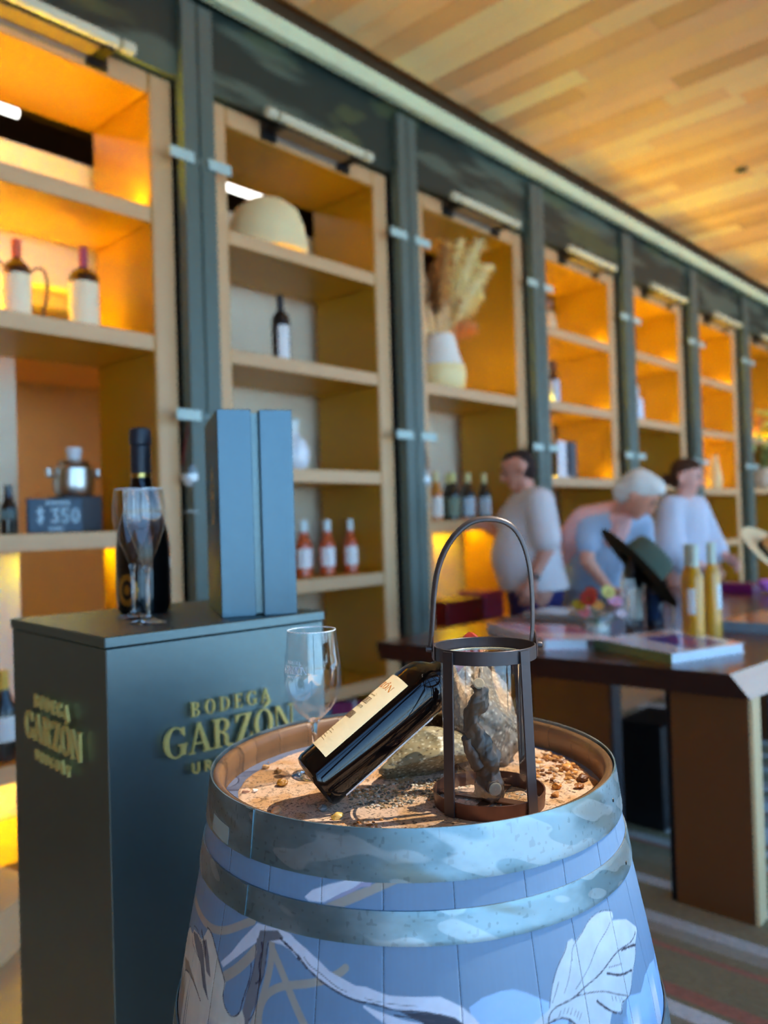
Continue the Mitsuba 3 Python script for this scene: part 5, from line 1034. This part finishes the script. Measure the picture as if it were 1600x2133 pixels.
for i, a0 in enumerate(seams):
    a1 = seams[(i + 1) % len(seams)] + (360 if i + 1 == len(seams) else 0)
    front = a0 > 120 and a1 < 330
    g = 0.05
    na = max(4, int(round((a1 - a0) / (0.23 if front else 2.2))))
    ang = np.linspace(a0 + g, a1 - g, na + 1)
    zo = np.r_[np.linspace(0.0, 0.68, 9), np.arange(0.70, 0.9355, 0.0013 if front else 0.03), 0.9395]
    ro = rf(zo)
    prof = [(r, z) for r, z in zip(ro, zo)]
    n_out = len(prof)
    prof += [(float(rf(TOPZ)) - 0.0025, TOPZ - 0.0012), (float(rf(TOPZ)) - 0.006, TOPZ), (float(rf(TOPZ)) - 0.012, TOPZ - 0.003)]
    zi = [0.93, 0.915, HEADZ + 0.0005, HEADZ - 0.02, 0.8, 0.475, 0.1, 0.0]
    prof += [(float(rf(q)) - (0.0175 if q > 0.9 else 0.026), q) for q in zi]
    P_ = np.array(prof)
    # slightly rounded long edges
    u = np.abs(np.linspace(-1, 1, na + 1))
    edge = np.where(u > 1 - 1.2 / na, 0.0004, 0.0) if front else np.zeros(na + 1)
    V = np.zeros((na + 1, len(P_), 3))
    for k_ in range(na + 1):
        rr = P_[:, 0] - edge[k_] * (np.arange(len(P_)) < n_out)
        V[k_, :, 0] = rr * math.cos(math.radians(ang[k_])); V[k_, :, 1] = rr * math.sin(math.radians(ang[k_])); V[k_, :, 2] = P_[:, 1]
    m_ = len(P_)
    idx = np.arange((na + 1) * m_).reshape(na + 1, m_)
    a_, b_, c_, d_ = idx[:-1, :], idx[1:, :], np.roll(idx, -1, 1)[1:, :], np.roll(idx, -1, 1)[:-1, :]
    F_ = np.concatenate([np.stack([a_, b_, c_], -1).reshape(-1, 3), np.stack([a_, c_, d_], -1).reshape(-1, 3)])
    _, cap = trimesh.creation.triangulate_polygon(Polygon(P_), engine='earcut')
    vv, ff = trimesh.creation.triangulate_polygon(Polygon(P_), engine='earcut')
    F_ = np.vstack([F_, ff[:, ::-1], ff + na * m_]) if len(vv) == m_ else F_
    mesh = trimesh.Trimesh(V.reshape(-1, 3), F_, process=False)
    colr = np.zeros((na + 1, m_, 3))
    A = np.repeat(ang[:, None], n_out, 1).ravel(); Z = np.repeat(P_[None, :n_out, 1], na + 1, 0).ravel()
    colr[:, :n_out] = paint(A, Z, None).reshape(na + 1, n_out, 3)
    tone = rng.uniform(0.86, 1.1)
    colr[:, n_out:] = wood(TAN * tone, 0.22, 2, 70, i)(V[:, n_out:].reshape(-1, 3)).reshape(na + 1, -1, 3)
    colr[:, n_out:n_out + 2] *= 0.55
    colr = colr.reshape(-1, 3)
    key = number(barrel + '__stave')
    scene[key] = mikit.ply(barr(mesh), 'satin', smooth=True, color=np.clip(colr, 0, 1))

def zinc(p, n, uv):
    a = dr.atan2(p.y - BY, p.x - BX) * RS
    g = fbm(a * 14, p.z * 26, 2.0, 5)
    c = mix(S(112, 140, 150).tolist(), S(144, 172, 184).tolist(), smoothstep(0.3, 0.7, g))
    c = mix(c, S(120, 122, 104).tolist(), smoothstep(0.55, 0.7, fbm(a * 9 + p.z * 22, p.z * 9 - a * 3, 5.0, 4)) * 0.55)
    sp = smoothstep(0.80, 0.88, noise(a * 210, p.z * 210)) * 0.22
    str_ = smoothstep(0.62, 0.7, noise(a * 9 - p.z * 34, p.z * 55 + a * 26)) * 0.22
    c = c * (1 - sp)
    return mix(c, S(226, 234, 236).tolist(), str_)
def zinc_rough(p, n, uv):
    return 0.30 + 0.22 * fbm((p.x + p.y) * 30, p.z * 30, 1.0, 3)
scene['zinc'] = principled(base_color=mikit.proc(zinc), roughness=mikit.proc(zinc_rough), metallic=0.82, specular=0.5)
def hoop(z0, z1, t_=0.0022):
    n = 12
    zz = np.linspace(z0, z1, n)
    p = [(float(rf(q)) + 0.0004, q) for q in zz[::-1]] + [(float(rf(z0)) + t_, z0)] + [(float(rf(q)) + t_ + (0.0004 if 0 < j < n - 1 else 0), q) for j, q in enumerate(zz)] + [(float(rf(z1)) + 0.0004, z1)]
    return barr(lathe(p, 160))
for z0, z1 in ((0.8905, 0.9475), (0.8265, 0.8615), (0.60, 0.640), (0.31, 0.35), (0.09, 0.125), (0.002, 0.055)):
    h_ = add(barrel, 'hoop', hoop(z0, z1), (1, 1, 1), 'zinc', smooth=40)
    if z0 > 0.8:
        a = 283.5 if z0 > 0.85 else 284.9
        zc = (z0 + z1) / 2 + (0.002 if z0 > .85 else -0.004)
        r_ = float(rf(zc)) + 0.0024
        add(h_, 'rivet', barr(rot(move(rot(lathe([(0, 0), (0.0028, 0), (0.0022, 0.0012), (0, 0.0014)], 10), 90, (0, 1, 0)), r_, 0, zc), a)), S(60, 62, 60), 'iron')
        # the lap of the hoop
        aj = 178.5
        lap = bend(prism(sbox(-0.008, z0 + 0.0005, 0.008, z1 - 0.0005), 0.0011), 0.3, 3)
        vv = lap.vertices.copy(); q = np.hypot(vv[:, 0], vv[:, 1]); sc_ = (rf(vv[:, 2]) + 0.0026 + (q - 0.3)) / q
        vv[:, :2] *= sc_[:, None]
        add(h_, 'lap', barr(rot(trimesh.Trimesh(vv, lap.faces, process=False), aj)), (1, 1, 1), 'zinc')
lap = bend(prism(Polygon([(-0.045, 0.889 + 0.004), (0.052, 0.9115), (0.050, 0.888), (-0.042, 0.892 - 0.001)]), 0.0004), 0.3, 3)
tp_ = bend(prism(Polygon([(-0.030, 0.916), (0.026, 0.9135), (0.026, 0.8925), (-0.030, 0.896)]), 0.0003), 0.3, 3)
vv = tp_.vertices.copy(); q = np.hypot(vv[:, 0], vv[:, 1]); vv[:, :2] *= ((rf(vv[:, 2]) + 0.0029 + (q - 0.3)) / q)[:, None]
add(barrel, 'tape', barr(rot(trimesh.Trimesh(vv, tp_.faces, process=False), 165)), S(150, 164, 158), 'satin', label='old strip of clear tape')
# head of the barrel: boards, then sand, gravel and stones
hr_ = float(rf(HEADZ)) - 0.0185
HG = S(100, 110, 134)
dirx = np.array([rt[0], rt[1]]) / np.hypot(rt[0], rt[1])
for k_ in range(6):
    y0, y1 = -hr_ + 2 * hr_ * k_ / 6, -hr_ + 2 * hr_ * (k_ + 1) / 6
    pg = Point(0, 0).buffer(hr_, 48).intersection(sbox(-1, y0 + 0.0004, 1, y1 - 0.0004))
    m = rot(move(prism(pg, 0.022), 0, 0, HEADZ - 0.022), math.degrees(math.atan2(dirx[1], dirx[0])) + 8)
    add(barrel, 'head_board', barr(m), wood(HG, 0.08, 0, 60, k_), 'satin', smooth=False)

def sand_color(p, n, uv):
    g = fbm(p.x * 26, p.y * 26, 3.0, 4)
    c = mix(S(194, 162, 134).tolist(), S(178, 136, 94).tolist(), smoothstep(0.4, 0.65, g))
    c = mix(c, S(208, 174, 152).tolist(), smoothstep(0.5, 0.7, fbm(p.x * 9 + 4, p.y * 9, 1.0, 3)) * 0.7)
    d = smoothstep(0.70, 0.78, noise(p.x * 420, p.y * 420)) * 0.45 + smoothstep(0.78, 0.85, noise(p.x * 190, p.y * 190)) * 0.4
    return c * (1 - d)
scene['sand_surface'] = principled(base_color=mikit.proc(sand_color), roughness=0.95, specular=0.1)
# a thin bed of sand
na, nr = 180, 90
ths = np.linspace(0, 2 * math.pi, na, endpoint=False)
sx, sy = 0.007 * rt[0] + 0.003 * -fwd[0], 0.007 * rt[1] + 0.003 * -fwd[1]
edge_r = 0.260 + 0.005 * (meshkit.fbm(np.c_[np.cos(ths) * 5, np.sin(ths) * 5, ths * 0], 4, 2) - 0.5) * 2
for j, th in enumerate(ths):                       # keep it inside the staves
    d = np.array([math.cos(th), math.sin(th)]); o = np.array([sx, sy])
    bq = o @ d; lim = -bq + math.sqrt(bq * bq - (o @ o - (hr_ - 0.004) ** 2))
    edge_r[j] = min(edge_r[j], lim)
v = [(sx, sy, 0)]
for k_ in range(1, nr + 1):
    s = k_ / nr
    v += [(sx + edge_r[j] * s * math.cos(th), sy + edge_r[j] * s * math.sin(th), s) for j, th in enumerate(ths)]
v = np.array(v)
sv_ = v[:, 2].copy()
hgt = 0.0016 + 0.0022 * (meshkit.fbm(np.c_[v[:, :2] * 30, 0 * sv_], 4, 6) - 0.35) + 0.0007 * meshkit.noise(np.c_[v[:, :2] * 260, 0 * sv_], 3)
v[:, 2] = HEADZ + np.where(sv_ > 0.999, 0.0002, np.maximum(hgt, 0.0006))
f = [(0, 1 + j, 1 + (j + 1) % na) for j in range(na)]
for k_ in range(nr - 1):
    a, b = 1 + k_ * na, 1 + (k_ + 1) * na
    for j in range(na):
        q = (j + 1) % na
        f += [(a + j, b + j, b + q), (a + j, b + q, a + q)]
one('sand', 'orange sand spread over the top of the barrel', 'sand', barr(trimesh.Trimesh(v, np.array(f), process=False)), (1, 1, 1), 'sand_surface', smooth=True, kind='stuff')
SZ = HEADZ + 0.0018
def in_barrel(p, m=0.012): return math.hypot(p[0] - BX, p[1] - BY) < hr_ - m
def stones(n, region, sizes, tones, seed):
    r = np.random.default_rng(seed)
    base = [rock((1, 1, 0.8), 900 + i, 1, 6, 0.2) for i in range(8)]
    V_, F_, C_ = [], [], []; off = 0
    while n > 0:
        p = region(r)
        if not in_barrel(p): continue
        n -= 1
        s = sizes[0] + (sizes[1] - sizes[0]) * r.random() ** 3
        b_ = base[r.integers(8)]
        a = r.uniform(0, 6.28); ca, sa = math.cos(a), math.sin(a)
        q = b_.vertices * s * np.array([1, r.uniform(0.6, 1), r.uniform(0.5, 0.9)])
        V_.append(np.c_[q[:, 0] * ca - q[:, 1] * sa + p[0], q[:, 0] * sa + q[:, 1] * ca + p[1], q[:, 2] + SZ + s * 0.3])
        F_.append(b_.faces + off); off += len(q)
        C_.append(np.tile(tones[r.integers(len(tones))] * r.uniform(0.7, 1.15), (len(q), 1)))
    m = trimesh.Trimesh(np.vstack(V_), np.vstack(F_), process=False)
    cc = np.clip(np.vstack(C_), 0, 1)
    return m, cc
def poly_region(pts):
    pg = Polygon(pts); x0, y0, x1, y1 = pg.bounds
    def f(r):
        while True:
            p = (r.uniform(x0, x1), r.uniform(y0, y1))
            if pg.contains(Point(p)): return p
    return f
GT = [S(120, 112, 96), S(160, 146, 120), S(90, 84, 72), S(196, 186, 166), S(140, 110, 70)]
OT = [S(190, 130, 66), S(150, 92, 40), S(206, 160, 110), S(110, 66, 30), S(210, 180, 150)]
parts_ = [stones(1500, poly_region([(0.752, 0.775), (0.80, 0.832), (0.845, 0.81), (0.93, 0.76), (0.93, 0.70), (0.845, 0.71), (0.78, 0.735)]), (0.0008, 0.0034), GT, 1),
          stones(420, poly_region([(0.80, 0.84), (1.05, 0.95), (1.10, 0.75), (0.95, 0.66), (0.85, 0.75)]), (0.0008, 0.003), GT, 2),
          stones(520, poly_region([(1.15, 0.72), (1.125, 0.65), (1.045, 0.585), (1.0, 0.61), (1.02, 0.68)]), (0.001, 0.0058), OT, 3),
          stones(260, lambda r: (BX + r.uniform(-.26, .26), BY + r.uniform(-.26, .26)), (0.0006, 0.0026), OT, 4),
          stones(60, poly_region([(0.69, 0.75), (0.74, 0.735), (0.76, 0.70), (0.70, 0.69)]), (0.001, 0.0045), OT, 5),
          stones(220, poly_region([(0.85, 0.69), (0.95, 0.69), (0.95, 0.60), (0.85, 0.60)]), (0.0008, 0.0026), GT, 6)]
off = 0; V_, F_, C_ = [], [], []
for m, cc in parts_:
    V_.append(m.vertices); F_.append(m.faces + off); C_.append(cc); off += len(m.vertices)
key = thing('gravel', 'fine grey and ochre gravel strewn over the sand', 'gravel'); labels[key]['kind'] = 'stuff'
scene[key] = mikit.ply(trimesh.Trimesh(np.vstack(V_), np.vstack(F_), process=False), 'matte', smooth=False, color=np.vstack(C_))
PEB = [((0.757, 0.921), 0.0105, 'amber pebble lying against the foot of the wine glass', S(150, 100, 20)), ((0.79, 0.972), 0.008, 'small brown stone behind the amber pebble', S(120, 84, 40)), ((0.795, 1.008), 0.007, 'yellow pebble near the left wall of the barrel', S(196, 150, 90)),
       ((0.704, 0.94), 0.0065, 'pair of pale crumbs left of the bottle, the left one', S(206, 160, 130)), ((0.714, 0.932), 0.0055, 'white crumb right of the pale left one', S(226, 214, 196)), ((0.679, 0.842), 0.008, 'ochre crumb at the front rim of the barrel', S(214, 160, 110)), ((0.724, 0.80), 0.008, 'grey pebble in the shadow of the bottle base', S(130, 126, 118)),
       ((0.715, 0.762), 0.009, 'yellow crumb at the front rim below the bottle', S(206, 160, 70)), ((1.072, 0.631), 0.011, 'orange lump of earth right of the lantern', S(206, 140, 70)), ((0.987, 0.60), 0.0095, 'orange pebble right of the lantern base', S(190, 116, 36)), ((1.04, 0.588), 0.0105, 'dark brown pebble near the right wall of the barrel', S(96, 52, 16)),
       ((1.008, 0.577), 0.0085, 'flat brown pebble in front of the dark one', S(140, 84, 36)), ((0.962, 0.628), 0.007, 'brown pebble touching the lantern at its right', S(120, 76, 50)), ((0.958, 0.585), 0.008, 'ochre pebble at the front right of the lantern', S(180, 120, 60)), ((0.923, 1.015), 0.0065, 'dark pebble behind the stem of the wine glass', S(70, 58, 46))]
for i, (p, s, lab_, c) in enumerate(PEB):
    one('pebble', lab_, 'pebble', move(rock((s, s * 0.75, s * 0.62), 500 + i, 2, 10, 0.2), p[0], p[1], SZ + s * 0.42), (lambda cc: lambda v: np.clip(cc * (0.75 + 0.5 * meshkit.fbm(v * 160, 3)[:, None]), 0, 1))(c), 'satin', smooth=False)

def rock_col(seed, tones):
    def f(v):
        g = meshkit.fbm(v * 42, 4, seed); h = meshkit.noise(v * 420, seed + 3)
        c = tones[0] * (1 - g[:, None]) + tones[1] * g[:, None]
        c = np.where((h > 0.74)[:, None], tones[2], c)
        c = np.where((meshkit.noise(v * 380 + 5, seed + 8) > 0.78)[:, None], tones[3], c)
        return np.clip(c * (0.8 + 0.4 * meshkit.fbm(v * 90, 3, seed + 1)[:, None]), 0, 1)
    return f
one('rock', 'rough grey and ochre rock under the leaning bottle', 'rock', move(rot(rock((0.082, 0.05, 0.043), 21, 5, 9, 0.13, 0.42), -28), 0.928, 0.790, SZ + 0.027), rock_col(3, [S(98, 84, 52), S(160, 146, 110), S(190, 180, 150), S(74, 58, 38)]), 'satin', smooth=20)
one('rock', 'tall sparkling grey rock standing behind the lantern', 'rock', move(rock((0.092, 0.062, 0.092), 33, 5, 12, 0.24, 0.5), 1.045, 0.770, SZ + 0.062), rock_col(7, [S(84, 70, 52), S(132, 116, 92), S(170, 156, 132), S(56, 46, 36)]), 'satin', smooth=20)
one('rock', 'dark brown rock behind the neck of the leaning bottle', 'rock', move(rock((0.052, 0.046, 0.06), 44, 4, 12, 0.24), 1.00, 0.865, SZ + 0.046), rock_col(9, [S(60, 44, 26), S(110, 84, 50), S(150, 120, 80), S(36, 26, 18)]), 'satin', smooth=20)

# ------------------------------------------------------------------ the leaning bottle
t = thing('wine_bottle', 'dark wine bottle with a cream label leaning on the rocks on the barrel', 'bottle')
BR = 0.041
az, el = math.radians(-26.5), math.radians(34.3)
ba = np.array([math.cos(el) * math.cos(az), math.cos(el) * math.sin(az), math.sin(el)])
bb = np.array([0.727, 0.818, HEADZ + 0.0008 + BR * math.cos(el)])
mid = bb + ba * 0.1
vd = EYE - mid; vd -= ba * (vd @ ba); vd /= np.linalg.norm(vd)
wv = np.cross(ba, vd)
if wv[2] < 0: wv = -wv
fs = 1.0 if np.dot(ba, np.cross(wv, vd)) > 0 else -1.0
def dirn(deg): return math.cos(math.radians(deg)) * vd + math.sin(math.radians(deg)) * wv      # 0 = towards the viewer, 90 = the upper outline
def bpose(m, deg):
    ex = dirn(deg); return frame_to(m, bb, ex, np.cross(ba, ex), ba)
prof = [(0, 0.014), (0.012, 0.012), (0.026, 0.004), (0.034, 0.0), (0.039, 0.0025), (BR, 0.009), (BR, 0.19), (BR * 0.985, 0.199), (BR * 0.90, 0.211), (BR * 0.72, 0.221), (BR * 0.50, 0.229), (0.0165, 0.240), (0.0148, 0.252), (0.0145, 0.292), (0.0165, 0.293), (0.0165, 0.302), (0.0135, 0.305), (0, 0.305)]
add(t, 'body', bpose(lathe(prof, 72), 0), S(7, 5, 6), 'bottle_glass', smooth=40)
add(t, 'capsule', bpose(lathe([(0.0152, 0.252), (0.0158, 0.252), (0.0156, 0.292), (0.0176, 0.293), (0.0176, 0.303), (0.0145, 0.3062), (0, 0.3064)], 36), 0), S(150, 40, 36), 'satin')
LC = 106.0
lw = 84.5
PAPER = S(238, 214, 166)
add(t, 'label', bpose(label_shell(BR, 0.030, 0.176, -lw, lw, 60, 0.0004), LC), wood(PAPER, 0.035, 2, 90), 'matte', smooth=40, label='cream paper label')
add(t, 'back_label', bpose(label_shell(BR, 0.022, 0.180, -52, 52, 30, 0.0004), -71 - 52), S(232, 232, 228), 'matte', smooth=40, label='white back label')
RP = BR + 0.0006
def on_label(poly, x, z, color, name='print', h=0.0002):
    m = bend(prism(affinity.translate(poly, fs * x, z), h), RP, 1)
    add(t, name, bpose(m, LC), color, 'matte', smooth=False)
def on_label_many(polys, color, name): on_label(unary_union(polys).buffer(0), 0, 0, color, name)
for g in lettering('GARZÓN', 0.0105, 0.060): on_label(g, 0.020, 0.150, S(206, 120, 40), 'letter')
for g in lettering('BALASTO', 0.0048, 0.036, serif=True): 
    pass
bl_ = {'B': 'B', 'L': None, 'S': None, 'T': None}
def simple(ch):
    if ch == 'L': return unary_union([_r(0, 0, 0.14, 1), _r(0, 0, 0.52, 0.13)]), 0.56
    if ch == 'S': return LineString([(0.52, 0.82), (0.34, 0.93), (0.12, 0.80), (0.16, 0.58), (0.42, 0.44), (0.52, 0.22), (0.30, 0.06), (0.06, 0.18)]).buffer(0.07), 0.6
    if ch == 'T': return unary_union([_r(0.23, 0, 0.37, 1), _r(0, 0.87, 0.6, 1)]), 0.62
    return sans(ch)
x = -0.019
for ch in 'BALASTO':
    g, w_ = simple(ch)
    on_label(affinity.scale(g.simplify(0.01), 0.0046, 0.0046, origin=(0, 0)), x + 0.021, 0.1085, S(110, 92, 70), 'letter')
    x += 0.0046 * (w_ + 0.42)
r = np.random.default_rng(5)
rows = []
for z0, n_, w0, hgt in ((0.118, 5, 0.030, 0.012), (0.088, 6, 0.032, 0.0125)):
    for k_ in range(n_):
        xx = -w0 / 2
        while xx < w0 / 2:
            L_ = r.uniform(0.0012, 0.004); zz = z0 + hgt * k_ / n_
            rows.append(affinity.rotate(sbox(0.021 + xx, zz, 0.021 + min(xx + L_, w0 / 2), zz + (0.0012 if z0 > 0.1 else 0.0017)), r.uniform(-14, 14)))
            xx += L_ + r.uniform(0.0006, 0.0016)
on_label_many(rows, S(112, 86, 58), 'label_pattern')
on_label_many([LineString([(0.010 + 0.003 * (k_ % 2), 0.044 + 0.0045 * k_), (0.022, 0.0446 + 0.0045 * k_), (0.036 - 0.004 * (k_ % 3), 0.0438 + 0.0045 * k_)]).buffer(0.00035) for k_ in range(5)], S(176, 148, 108), 'label_script')
on_label_many([LineString([(0.004, 0.138), (0.036, 0.138)]).buffer(0.0004)] + [sbox(0.006 + 0.0028 * k_, 0.1335, 0.0078 + 0.0028 * k_, 0.1352) for k_ in range(11)], S(206, 176, 120), 'label_line')

# ------------------------------------------------------------------ wine glass on the barrel
t = thing('wine_glass', 'clear wine glass with etched lettering standing behind the leaning bottle', 'wine glass')
gx, gy, gz = 0.8225, 0.922, HEADZ + 0.0022
GB = [(0.0035, 0.080), (0.009, 0.084), (0.021, 0.094), (0.032, 0.107), (0.0395, 0.123), (0.0435, 0.142), (0.0432, 0.162), (0.0408, 0.186), (0.0370, 0.2205)]
gbf = PchipInterpolator([z for _, z in GB], [r_ for r_, _ in GB])
zz = np.linspace(0.080, 0.2205, 40)
add(t, 'bowl', move(lathe([(float(gbf(q)), q) for q in zz], 64), gx, gy, gz), (1, 1, 1), 'wineglass')
add(t, 'rim', move(ring(0.0363, 0.0373, 0.2200, 0.2213, 56), gx, gy, gz), S(226, 230, 236), 'gloss')
add(t, 'stem', move(lathe([(0, 0.0006), (0.036, 0.0006), (0.0366, 0.0016), (0.030, 0.0034), (0.014, 0.0080), (0.006, 0.016), (0.0042, 0.03), (0.0039, 0.06), (0.0048, 0.074), (0.0095, 0.0825), (0.006, 0.086), (0, 0.0875)], 56), gx, gy, gz), (1, 1, 1), 'crystal')
gd = math.degrees(math.atan2(-gy, -gx)) - 42
def on_glass(poly, z):
    m = bend(prism(poly, 0.0002), 0.043, 1)
    vv = m.vertices.copy(); vv[:, 2] += z
    q = np.hypot(vv[:, 0], vv[:, 1]); vv[:, :2] *= ((gbf(np.clip(vv[:, 2], 0.081, 0.22)) + 0.0003 + (q - 0.043)) / q)[:, None]
    add(t, 'etched_letter', move(rot(trimesh.Trimesh(vv, m.faces, process=False), gd), gx, gy, gz), S(206, 214, 222), 'matte', smooth=False)
for text, h, w_, z in (('BODEGA', 0.0042, 0.026, 0.1745), ('GARZÓN', 0.0115, 0.047, 0.1600), ('URUGUAY', 0.0032, 0.026, 0.1540)):
    for g in lettering(text, h, w_): on_glass(g.simplify(0.0001), z)

# ------------------------------------------------------------------ lantern
t = thing('lantern', 'round dark iron lantern with a glass cylinder and a tall arched handle', 'lantern')
lx, ly, lz = 0.886, 0.644, HEADZ + 0.0022
R0, R1, LH = 0.0738, 0.0690, 0.213
IRON = lambda v: np.clip(S(74, 66, 66) * (0.75 + 0.5 * meshkit.fbm(v * 70, 4)[:, None]), 0, 1)
def lan(m): return move(m, lx, ly, lz)
add(t, 'bottom_ring', lan(lathe([(R0 - 0.002, 0.0), (R0, 0.0), (R0 + 0.0015, 0.02), (R0 - 0.0005, 0.02), (R0 - 0.002, 0.0)], 80)), lambda v: np.clip(S(92, 60, 46) * (0.7 + 0.6 * meshkit.fbm(v * 70, 4)[:, None]), 0, 1), 'iron')
add(t, 'top_ring', lan(ring(R1 - 0.0024, R1, LH - 0.018, LH, 80, 0.0004)), IRON, 'iron')
add(t, 'top_ring_lap', lan(rot(bend(move(prism(sbox(-0.009, LH - 0.0178, 0.009, LH - 0.0002), 0.0016), 0, 0, 0.0), R1, 2), 118)), IRON, 'iron')
for a in (174, 262, 82, 354):
    ca, sa = math.cos(math.radians(a)), math.sin(math.radians(a)); er, et = np.array([ca, sa, 0]), np.array([-sa, ca, 0])
    lo, hi = er * (R0 + 0.0018), er * (R1 + 0.0006)
    sec = []
    for q, z in ((lo, 0.0005), (hi, LH - 0.002)):
        for du, dv in ((-1, 0), (1, 0), (1, 1), (-1, 1)):
            sec.append(q + et * 0.0085 * du + er * 0.0022 * dv + ez * z)
    add(t, 'bar', lan(trimesh.Trimesh(np.array(sec)).convex_hull), IRON, 'iron', smooth=False)
for a in (174 + 20, 262 + 20):
    ca, sa = math.cos(math.radians(a)), math.sin(math.radians(a))
    add(t, 'base_strap', lan(rot(bx(-R0 + 0.002, R0 - 0.002, -0.008, 0.008, 0.002 + 0.002 * (a > 250), 0.0038 + 0.002 * (a > 250), 0.0004), a)), lambda v: np.clip(S(98, 66, 48) * (0.7 + 0.6 * meshkit.fbm(v * 70, 4)[:, None]), 0, 1), 'iron')
add(t, 'glass_cylinder', lan(lathe([(0.0600, 0.008), (0.0600, 0.197)], 80)), (1, 1, 1), 'pane')
add(t, 'glass_rim', lan(ring(0.0586, 0.0614, 0.196, 0.1992, 80, 0.0006)), S(176, 170, 140), 'gloss')
hp = np.array([(0.8335, 0.6965, 1.117), (0.836, 0.693, 1.15), (0.838, 0.691, 1.181), (0.843, 0.686, 1.222), (0.858, 0.669, 1.266), (0.876, 0.650, 1.286), (0.891, 0.633, 1.289), (0.909, 0.613, 1.281), (0.924, 0.599, 1.248), (0.930, 0.594, 1.19), (0.930, 0.595, 1.142), (0.929, 0.597, 1.122)])
hs_ = spline(hp, 60)
thick = np.array([0.0036 + 0.0014 * math.sin(math.pi * k_ / 59) for k_ in range(60)])
add(t, 'handle', tube(hs_, thick, 10, 0.62), lambda v: np.clip(S(98, 88, 84) * (0.75 + 0.5 * meshkit.fbm(v * 80, 4)[:, None]), 0, 1), 'iron', smooth=True)
for a in (135, -43):
    ca, sa = math.cos(math.radians(a)), math.sin(math.radians(a)); er, et = np.array([ca, sa, 0]), np.array([-sa, ca, 0])
    tabp = Polygon([(-0.010, LH - 0.018), (0.010, LH - 0.018), (0.010, LH), (0.004, LH + 0.012), (0, LH + 0.017), (-0.004, LH + 0.012), (-0.010, LH)])
    add(t, 'handle_tab', frame_to(prism(tabp, 0.0016), np.array([lx, ly, lz]) + er * (R1 + 0.0002), et, ez, er), lambda v: np.clip(S(88, 56, 42) * (0.7 + 0.6 * meshkit.fbm(v * 70, 4)[:, None]), 0, 1), 'iron')
    add(t, 'rivet', move(frame_to(lathe([(0, -0.004), (0.0042, -0.004), (0.005, 0.0), (0.0042, 0.004), (0, 0.0046)], 16), (0, 0, 0), et, ez, er), *(np.array([lx, ly, lz + LH - 0.004]) + er * (R1 + 0.006))), IRON, 'iron')

# the piece of vine in the lantern
t = thing('vine_stump', 'gnarled dark piece of old vine standing inside the lantern', 'wood')
pz = lz + 0.006
path = spline([(0.887, 0.648, pz), (0.890, 0.645, 0.935), (0.889, 0.645, 0.962), (0.880, 0.653, 0.992), (0.873, 0.660, 1.022), (0.881, 0.652, 1.046), (0.879, 0.655, 1.066)], 70)
rad = np.interp(np.linspace(0, 1, 70), [0, 0.1, 0.25, 0.45, 0.65, 0.8, 1], [0.0165, 0.019, 0.0165, 0.0145, 0.012, 0.0125, 0.0085])
m = tube(path, rad, 28)
def gnarl(m, amp, seed):
    nv = m.vertex_normals
    g = meshkit.fbm(np.c_[m.vertices[:, 0] * 130, m.vertices[:, 1] * 130, m.vertices[:, 2] * 34] + seed, 4, seed) - 0.5
    g2 = meshkit.fbm(m.vertices * 60 + seed, 3, seed + 4) - 0.5
    return trimesh.Trimesh(m.vertices + nv * (amp * g + amp * 0.9 * g2)[:, None], m.faces, process=False)
BARK = lambda v: np.clip(S(72, 60, 48) * (0.4 + 1.1 * meshkit.fbm(np.c_[v[:, 0] * 150, v[:, 1] * 150, v[:, 2] * 40], 4, 4)[:, None]), 0, 1)
add(t, 'trunk', gnarl(m, 0.016, 3), BARK, 'satin', smooth=True)
br1 = tube(spline([(0.882, 0.652, 0.955), (0.874, 0.660, 0.975), (0.868, 0.664, 0.995)], 24), np.linspace(0.013, 0.008, 24), 20)
add(t, 'branch', gnarl(br1, 0.009, 8), BARK, 'satin', smooth=True)
br2 = tube(spline([(0.888, 0.646, 0.936), (0.882, 0.636, 0.932), (0.877, 0.628, 0.930)], 16), np.linspace(0.012, 0.0095, 16), 20)
b_ = add(t, 'branch', gnarl(br2, 0.004, 12), BARK, 'satin', smooth=True)
def cut_face(c, d, r0):
    d = np.array(d, float); d /= np.linalg.norm(d); u_ = np.cross(d, [0, 0, 1.0]); u_ /= np.linalg.norm(u_)
    m = lathe([(0, 0.0006), (r0 * 0.22, 0.001), (r0 * 0.8, 0.001), (r0, 0.0), (0, -0.002)], 26)
    return move(frame_to(m, (0, 0, 0), u_, np.cross(d, u_), d), *c)
ringcol = lambda c: (lambda v: np.clip(S(176, 160, 132) * (0.72 + 0.4 * np.sin(np.linalg.norm(v - c, axis=1) * 2600)[:, None] * 0.4 + 0.1), 0, 1))
c1 = np.array([0.8763, 0.6265, 0.9299])
add(b_, 'cut_end', cut_face(c1, (-0.5, -0.85, -0.05), 0.0092), ringcol(c1), 'matte', label='pale round cut end')
c2 = np.array([0.8770, 0.6485, 1.0675])
add(t, 'cut_end', cut_face(c2, (-0.55, -0.65, 0.5), 0.0078), ringcol(c2), 'matte', label='pale round cut end')
